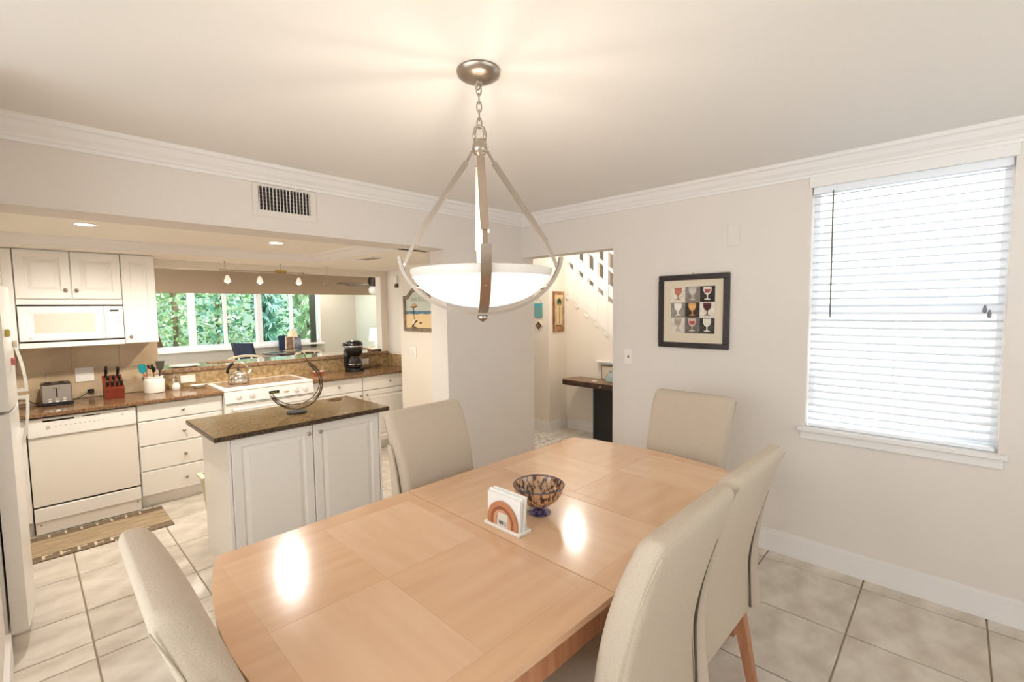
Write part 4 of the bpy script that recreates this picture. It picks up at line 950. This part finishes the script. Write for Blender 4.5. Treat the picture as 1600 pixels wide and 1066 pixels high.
# table with two blue chairs
lt = thing('round_table', 'dark living room table under the windows', 'table', (3.65, 9.4, 0))
B().lathe([(.5,.755),(.55,.76),(.55,.79),(.54,.795)], (3.65,9.4,0), 36, cap0=True, cap1=True).obj('table_top', M('table_dark', (78,62,56), .12), lt, smooth=40)
B().lathe([(.25,0),(.24,.03),(.05,.06),(.05,.755)], (3.65,9.4,0), 20, cap0=True, cap1=True).obj('pedestal', M('table_dark', (78,62,56), .12), lt, smooth=40)
def bchair(x, y, a, lab):
    t = thing('blue_chair', lab, 'chair', (0, 0, 0), 'blue chairs at the living room table')
    NV = M('navy_leather', (26,40,66), .25)
    rings = []
    for i in range(7):
        z = .45+.60*i/6; yo = -.12*(i/6)**1.5; rings.append([(-.22,yo,z),(-.1,yo-.02,z),(.1,yo-.02,z),(.22,yo,z),(.22,yo+.05,z),(.1,yo+.03,z),(-.1,yo+.03,z),(-.22,yo+.05,z)])
    B().loft(rings).obj('backrest', NV, t, smooth=40); B().box(-.22, .22, 0, .43, .42, .48, .02).obj('seat', NV, t)
    for sx in (-.19, .19):
        for yy in (.03, .4): B().tube([(sx,yy,.42),(sx,yy,0)], .014, 8).obj('leg', BLACK, t)
    t.location = (x, y, 0); t.rotation_euler.z = math.radians(a)
bchair(2.62, 8.75, -65, 'dark blue chair turned sideways before the middle living room window'); bchair(3.95, 10.33, 170, 'dark blue chair behind the table by the green shutter')
tf = thing('table_sign', 'small cream framed card standing on the living room table', 'frame', (3.55, 9.3, .795))
B().box(3.47, 3.63, 9.3, 9.33, .795, 1.09, .004).obj('frame', M('cream_frame', (226,206,176), .5), tf); B().box(3.49, 3.61, 9.2985, 9.3, .815, 1.07).obj('card', M('card_brown', (170,140,116), .7, col2=(120,96,80), scale=14), tf)
ls = thing('small_lamp', 'small cream shaded lamp behind the framed card on the living room table', 'lamp', (3.70, 9.55, .795))
B().lathe([(.05,.795),(.02,.83),(.018,1.06)], (3.70,9.55,0), 14, cap0=True, cap1=True).obj('base', M('cream_frame', (226,206,176), .5), ls); B().lathe([(.10,1.06),(.05,1.2)], (3.70,9.55,0), 18).obj('shade', M('cream_shade', (238,220,190), .7), ls, smooth=True)
# lamps
bl2 = thing('floor_lamp', 'floor lamp with a dark brown cone shade near the living room window', 'lamp', (1.33, 8.6, 0))
B().lathe([(.14,0),(.14,.02),(.012,.03),(.012,1.1)], (1.33,8.6,0), 16, cap0=True, cap1=True).obj('stand', BLACKM, bl2); B().lathe([(.115,1.06),(.05,1.36)], (1.33,8.6,0), 24).obj('shade', M('brown_shade', (96,78,60), .8), bl2, smooth=True)
et = thing('end_table', 'small dark end table under the white shaded lamp', 'table', (5.22, 8.95, 0))
B().box(4.97, 5.45, 8.75, 9.2, .74, .775, .004).obj('top', DARKWOOD, et)
for x in (5.0, 5.42):
    for y in (8.78, 9.17): B().box(x-.02, x+.02, y-.02, y+.02, 0, .74).obj('leg', DARKWOOD, et)
wl = thing('table_lamp', 'white table lamp with drum shade on the dark end table', 'lamp', (5.20, 8.93, .775))
B().lathe([(.05,.775),(.055,.785),(.03,.80),(.045,.84),(.05,.88),(.02,.92),(.012,.97)], (5.20,8.93,0), 20, cap0=True, cap1=True).obj('base', WHITE, wl, smooth=50)
B().lathe([(.165,.92),(.14,1.185)], (5.20,8.93,0), 28).obj('shade', M('lit_shade', (250,240,222), .7, emit=.55), wl, smooth=True)
point('table_lamp_light', (5.20, 8.93, 1.05), 25, .05)
for i, (x, y) in enumerate(((1.6, 7.2), (3.6, 7.2), (4.5, 9.8), (1.9, 9.8))):  # unseen fixtures and spots added to brighten the living room
    t = thing('recessed_light', ('round recessed living room ceiling light over the bar stools', 'round recessed living room ceiling light beside the fan', 'round recessed ceiling light behind the bulkhead near the grey wall', 'round recessed ceiling light behind the bulkhead near the first window')[i], 'light', (x, y, 2.496), 'recessed living room lights')
    B().lathe([(.07,2.4995),(.07,2.496),(.056,2.497),(.056,2.4995)], (x,y,0), 24).obj('trim_ring', TRIM, t)
    B().lathe([(.056,2.499),(.05,2.4985),(.002,2.498)], (x,y,0), 24, cap0=True, cap1=True).obj('lens', CANGLOW, t)
    spot('living_fill_lamp', (x, y, 2.48), 120 if i < 2 else 90, 170, r=.06, col=(1,.9,.78))
# ceiling fan
cfn = thing('ceiling_fan', 'dark bronze ceiling fan with frosted light in the living room', 'fan', (4.64, 8.0, 1.87))
DB = M('dark_bronze', (58,46,38), .4, .5)
B().lathe([(.07,2.5),(.06,2.44),(.014,2.42),(.014,2.2)], (4.64,8.0,0), 18, cap0=True).obj('downrod', DB, cfn)
B().lathe([(.03,2.24),(.10,2.2),(.12,2.13),(.11,2.05),(.07,2.02)], (4.64,8.0,0), 24, cap0=True, cap1=True).obj('motor', DB, cfn, smooth=40)
B().lathe([(.07,2.02),(.11,1.97),(.10,1.90),(.05,1.865),(.003,1.86)], (4.64,8.0,0), 24).obj('light_bowl', M('fan_glass', (226,226,224), .3), cfn, smooth=True)
for k in range(5):
    a = math.radians(178+72*k); d = Vector((math.cos(a), math.sin(a), 0)); n = Vector((-d.y, d.x, .18)).normalized(); c0 = Vector((4.64, 8.0, 2.06))
    B().loft([[(c0+d*r+n*w*u+Vector((0,0,tz)))[:] for u, tz in ((-1,-.004),(1,-.004),(1,.004),(-1,.004))] for r, w in ((.1,.02),(.2,.045),(.6,.065),(.72,.05))]).obj('blade', DARKWOOD, cfn)

# ------------------------------------------------------------------ garden behind the living room windows
LEAFS = [M('leaf_deep', (84,140,112), .45), M('leaf_mid', (128,176,120), .4), M('leaf_pale', (206,226,190), .35), M('leaf_teal', (134,186,176), .4)]
def shrub(x, y, w, hgt, kind, lab, n, seed):
    rnd = random.Random(seed)
    t = thing('garden_shrub', lab, 'shrub', (x, y, 0), 'shrubs outside the living room windows')
    B().tube([(x,y,-.05),(x+.05,y,hgt*.5),(x-.05,y,hgt*.8)], .05, 6).obj('stem', M('bark', (110,92,74), .9), t)
    for mi in range(2):
        vs, fs = [], []
        for i in range(n//2):
            c = Vector((x+rnd.uniform(-w,w), y+rnd.uniform(-.35,.35), rnd.uniform(.1, hgt)))
            if kind == 'palm':
                # a frond: fan of slender leaves
                fo = Vector((rnd.uniform(-1,1), rnd.uniform(-1,.1), rnd.uniform(-.3,.9))).normalized(); c.x = x+(c.x-x)*.3; sd2 = fo.orthogonal().normalized(); L = rnd.uniform(.2,.34)
                for k in range(9):
                    an = math.radians(-70+17.5*k); d = fo*math.cos(an)+sd2*math.sin(an)+Vector((0,0,-.25)); d.normalize(); wd = d.cross(Vector((0,1,.2))).normalized()*.016
                    o = len(vs); vs += [c[:], (c+d*L*.5+wd)[:], (c+d*L)[:], (c+d*L*.5-wd)[:]]; fs.append((o,o+1,o+2,o+3))
            else:
                d = Vector((rnd.uniform(-1,1), rnd.uniform(-1,.4), rnd.uniform(-.8,.8))).normalized(); wd = d.cross(Vector((rnd.random(),rnd.random(),rnd.random()))).normalized(); L = rnd.uniform(.07,.16)
                o = len(vs); vs += [c[:], (c+d*L*.5+wd*L*.3)[:], (c+d*L)[:], (c+d*L*.5-wd*L*.3)[:]]; fs.append((o,o+1,o+2,o+3))
        me = bpy.data.meshes.new('foliage'); me.from_pydata([(a-x, b-y, c_) for a, b, c_ in vs], [], fs)
        me.materials.append(LEAFS[(seed+mi) % 4]); o = bpy.data.objects.new('foliage', me); COL.objects.link(o); o.parent = t; o['kind'] = 'stuff'
sh = [(.35,12.1,.36,3.0,'leaf','tall leafy shrub outside the wall cabinet end of the windows',900,3),(1.3,12.2,.37,3.0,'leaf','leafy shrub seen through the first living room window',900,0),(2.25,12.2,.37,3.2,'leaf','dense bright leafy shrub behind the post of the first window',1000,1),
      (3.2,12.2,.38,2.9,'leaf','sunlit leafy shrub behind the middle window',900,2),(4.15,12.3,.40,3.0,'palm','spiky fan palm behind the second pane of the middle window',200,3),
      (5.1,12.2,.40,3.0,'palm','bright fan palm behind the living room table window',210,1),(6.0,12.2,.40,3.0,'leaf','leafy shrub beyond the shutter end of the windows',900,2),
      (3.4,13.6,2.6,3.6,'leaf','broad dark hedge standing behind the other garden plants',4200,0)]
for k, a in enumerate(sh): shrub(*a)
struct(B().box(-4, 12, 10.73, 22, -.3, -.05).obj('ground', M('garden_soil', (120,120,84), .9, col2=(90,104,66), scale=3)), 'garden ground outside the living room windows')
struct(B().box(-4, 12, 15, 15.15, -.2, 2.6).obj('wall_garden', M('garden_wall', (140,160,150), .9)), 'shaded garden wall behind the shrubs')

# ------------------------------------------------------------------ hall: stairs, console, pictures
STW = M('stair_white', (240,234,224), .5)
sr_ = thing('stair_railing', 'white slanted stair balustrade with square openings above the console', 'railing', (4.95, 3.2, 1.0))
def band(lo, hi, y0, y1, x0, x1, nm, par):
    return B().prism([(y0, stl(y0)+lo), (y1, stl(y1)+lo), (y1, stl(y1)+hi), (y0, stl(y0)+hi)], x0, x1, 'x').obj(nm, STW, par)
ycols = [3.80, 3.65, 3.50, 3.35, 3.20, 3.055, 2.91, 2.765, 2.62]
for y in ycols:
    B().prism([(y+.002, stl(y)+.01), (y+.064, stl(y+.06)+.01), (y+.064, stl(y)+1.02), (y+.002, stl(y)+.98)], 4.885, 4.935, 'x').obj('post', STW, sr_)
for k in range(len(ycols)-1):
    ya, yb = ycols[k+1]+.064, ycols[k]+.002
    band(0, .383, ya, yb, 4.895, 4.925, 'lower_panel', sr_)
    b = B().prism([(yb-.01, stl(yb)-.035), (yb+.045, stl(yb)+.02), (yb+.045, stl(yb)+.0), (yb+.02, stl(yb)-.035)], 4.88, 4.9, 'x'); b.obj('tread_bracket', STW, sr_)
for lo, hi in ((.45,.587),(.76,.80),(.98,1.05)): band(lo, hi, 2.6, 3.86, 4.9, 4.928, 'rail', sr_)
stp = thing('staircase', 'staircase with pale treads rising behind the white balustrade', 'stairs', (5.45, 3.0, 0))
for k in range(11):
    y = 1.9+k*.215; z = stl(y)+.06
    if y < 3.9: B().box(5.01, 5.98, y, y+.26, z-.03, z).obj('tread', M('tread_grey', (168,158,148), .6), stp); B().box(5.01, 5.98, y, y+.02, z-.17, z-.03).obj('riser', STW, stp)
tc_ = thing('console_table', 'dark wood console table with rounded end and black panel leg in the hall', 'table', (4.70, 2.9, 0))
tz0, tz1 = .64, .70
poly = [(4.90,3.46),(4.80,3.50),(4.68,3.53),(4.60,3.53),(4.56,3.50),(4.54,3.44),(4.52,2.2),(4.90,2.2)]
poly = [(min(x,4.879),y) for x, y in poly]
B().prism(poly, tz0, tz1, 'z').obj('top', M('console_edge', (52,36,28), .4, col2=(80,58,44), scale=12), tc_)
pc = [(4.70+(x-4.70)*.97, 2.9+(y-2.9)*.985) for x, y in poly]
B().prism(pc, tz1, tz1+.003, 'z').obj('top_surface', M('console_top', (112,84,62), .35, col2=(140,110,84), scale=8, stretch=(8,1,1)), tc_)
B().box(4.66, 4.82, 2.35, 3.12, 0, tz0, .004).obj('leg_panel', BLACKM, tc_)
B().lathe([(.012,4.545),(.012,4.512),(.004,4.506)], (0,2.93,.665), 12, 'x', True, True).obj('bolt', M('bolt_grey', (150,130,110), .4), tc_)
tag(B().lathe([(.03,.7031),(.034,.706),(.03,.709)], (4.66,3.10,0), 16, cap0=True, cap1=True).obj('coaster', WHITE), 'small round white coaster on the console table', 'coaster')
jr = thing('glass_jar', 'pale teal glass jar standing on the console table', 'jar', (4.72, 2.90, .703))
B().lathe([(.05,.7031),(.07,.715),(.075,.76),(.05,.80),(.03,.815),(.034,.83)], (4.72,2.90,0), 20, cap0=True).obj('body', M('teal_glass', (206,226,218), .08, trans=.5), jr, smooth=50)
B().lathe([(.03,.83),(.034,.838),(.012,.85)], (4.72,2.90,0), 16, cap0=True, cap1=True).obj('stopper', M('teal_glass', (206,226,218), .08, trans=.5), jr, smooth=50)
wf_ = thing('standing_picture', 'thin dark wire picture frame standing on the console against the wall', 'frame', (4.865, 2.99, .703))
B().box(4.86, 4.87, 2.85, 3.13, .865, .871).box(4.86, 4.87, 3.124, 3.13, .703, .865).box(4.86, 4.87, 2.85, 2.856, .703, .865).box(4.86, 4.87, 2.85, 3.13, .703, .709).obj('frame', BLACKM, wf_)
B().box(4.863, 4.868, 2.856, 3.124, .709, .865).obj('backing', M('frame_back', (214,200,178), .8), wf_)
sh_ = thing('wall_ledge', 'small white moulded wall ledge above the console table', 'shelf', (4.87, 2.98, .885))
B().box(4.84, 4.8999, 2.7, 3.20, .905, .925, .003).obj('board', TRIM, sh_); B().box(4.865, 4.8999, 2.72, 3.18, .885, .905, .003).obj('moulding', TRIM, sh_)
t1 = thing('hanging_plaque', 'turquoise and sand coloured plaque hanging on the hall wall', 'plaque', (4.54, 3.855, 1.46))
B().box(4.525, 4.54, 3.79, 3.92, 1.46, 1.64, .002).obj('panel', M('plaque_teal', (70,168,184), .6, col2=(150,150,104), scale=3, stretch=(.4,.4,3)), t1)
B().tube([(4.535,3.80,1.64),(4.538,3.855,1.70),(4.535,3.91,1.64)], .002, 5).obj('hanger', BRASS, t1)
t2 = thing('diamond_frame', 'small square frame hung as a diamond below the turquoise plaque', 'frame', (4.54, 3.851, 1.299))
dm = lambda r: [(3.851,1.358-r),(3.851+r,1.358),(3.851,1.358+r),(3.851-r,1.358)]
B().prism(dm(.068), 4.528, 4.5399, 'x').obj('frame', M('pale_frame', (226,206,180), .6), t2); B().prism(dm(.05), 4.526, 4.528, 'x').obj('mat', BLACKM, t2); B().prism(dm(.036), 4.5245, 4.526, 'x').obj('picture', M('swirl', (150,120,96), .7, col2=(70,54,44), scale=25), t2); 
pp = thing('palm_picture', 'tall narrow picture of a palm tree in a tan frame on the hall wall', 'picture', (4.72, 3.69, 1.277))
pa0, pa1, pz1 = 4.61, 4.835, 1.787
B().box(pa0, pa1, 3.672, 3.6899, 1.277, pz1, .002).obj('frame', M('bamboo_frame', (186,140,96), .6, col2=(120,70,46), scale=9), pp)
B().box(pa0+.03, pa1-.03, 3.6705, 3.672, 1.345, pz1-.045).obj('paper', M('palm_paper', (224,204,160), .7, col2=(204,178,130), scale=10), pp)
B().box(pa0, pa0+.014, 3.669, 3.672, 1.277, pz1).obj('frame_edge', M('frame_brown', (92,50,34), .6), pp)
for x in (4.66, 4.785): B().box(x-.004, x+.004, 3.669, 3.6705, 1.36, 1.70).obj('bamboo_line', M('frame_brown', (92,50,34), .6), pp)
B().box(4.655, 4.79, 3.669, 3.6705, 1.352, 1.362).obj('bamboo_line', MATS['frame_brown'], pp)
B().prism([(4.718,1.37),(4.728,1.37),(4.726,1.64),(4.721,1.64)], 3.668, 3.6705, 'y').obj('trunk', M('palm_trunk', (120,92,64), .7), pp)
fr_ = B()
for k in range(11):
    a = math.radians(-50+28*k); c = Vector((4.723, 1.66)); d = Vector((math.cos(a), math.sin(a))); n_ = Vector((-d.y, d.x)); L = .055
    fr_.prism([tuple(c), tuple(c+d*L*.5+n_*.012), tuple(c+d*L-Vector((0,.012))), tuple(c+d*L*.5-n_*.01)], 3.667, 3.6705, 'y')
fr_.obj('fronds', M('palm_green', (70,94,58), .7), pp)
hr = thing('hall_rug', 'white rug with rows of black pattern lying in the hallway', 'rug', (3.98, 4.0, .0003))
B().box(3.60, 4.36, 3.36, 4.75, .0003, .008, .002).obj('pile', M('rug_white', (224,218,208), .95, bump=.2, bscale=200), hr)
for r in range(11):
    x = 3.66+r*.065
    for k in range(11):
        y = 3.42+k*.12
        if r % 2: B().box(x-.006, x+.006, y, y+.09, .008, .0088).obj('pattern_dash', M('rug_black', (70,64,60), .95), hr)
        else: B().box(x-.004, x+.004, y, y+.05, .008, .0088).obj('pattern_dash', M('rug_black', (70,64,60), .95), hr)
hl = thing('hall_fill_light', 'flush glass ceiling light in the hallway', 'light', (4.1, 3.0, 2.5))  # invented fixture out of view, added to light the hall
B().lathe([(.15,2.62),(.16,2.6),(.14,2.54),(.08,2.51),(.003,2.5)], (4.1,3.0,0), 24).obj('dome', M('dome_glow', (255,244,226), .5, emit=4), hl, smooth=True)
point('hall_fill_lamp', (4.1, 3.0, 2.44), 30, .08)  # fill light below the added dome
point('stair_fill_lamp', (5.4, 2.9, 2.5), 7, .08)  # fill light without a fixture, added to brighten the stairwell
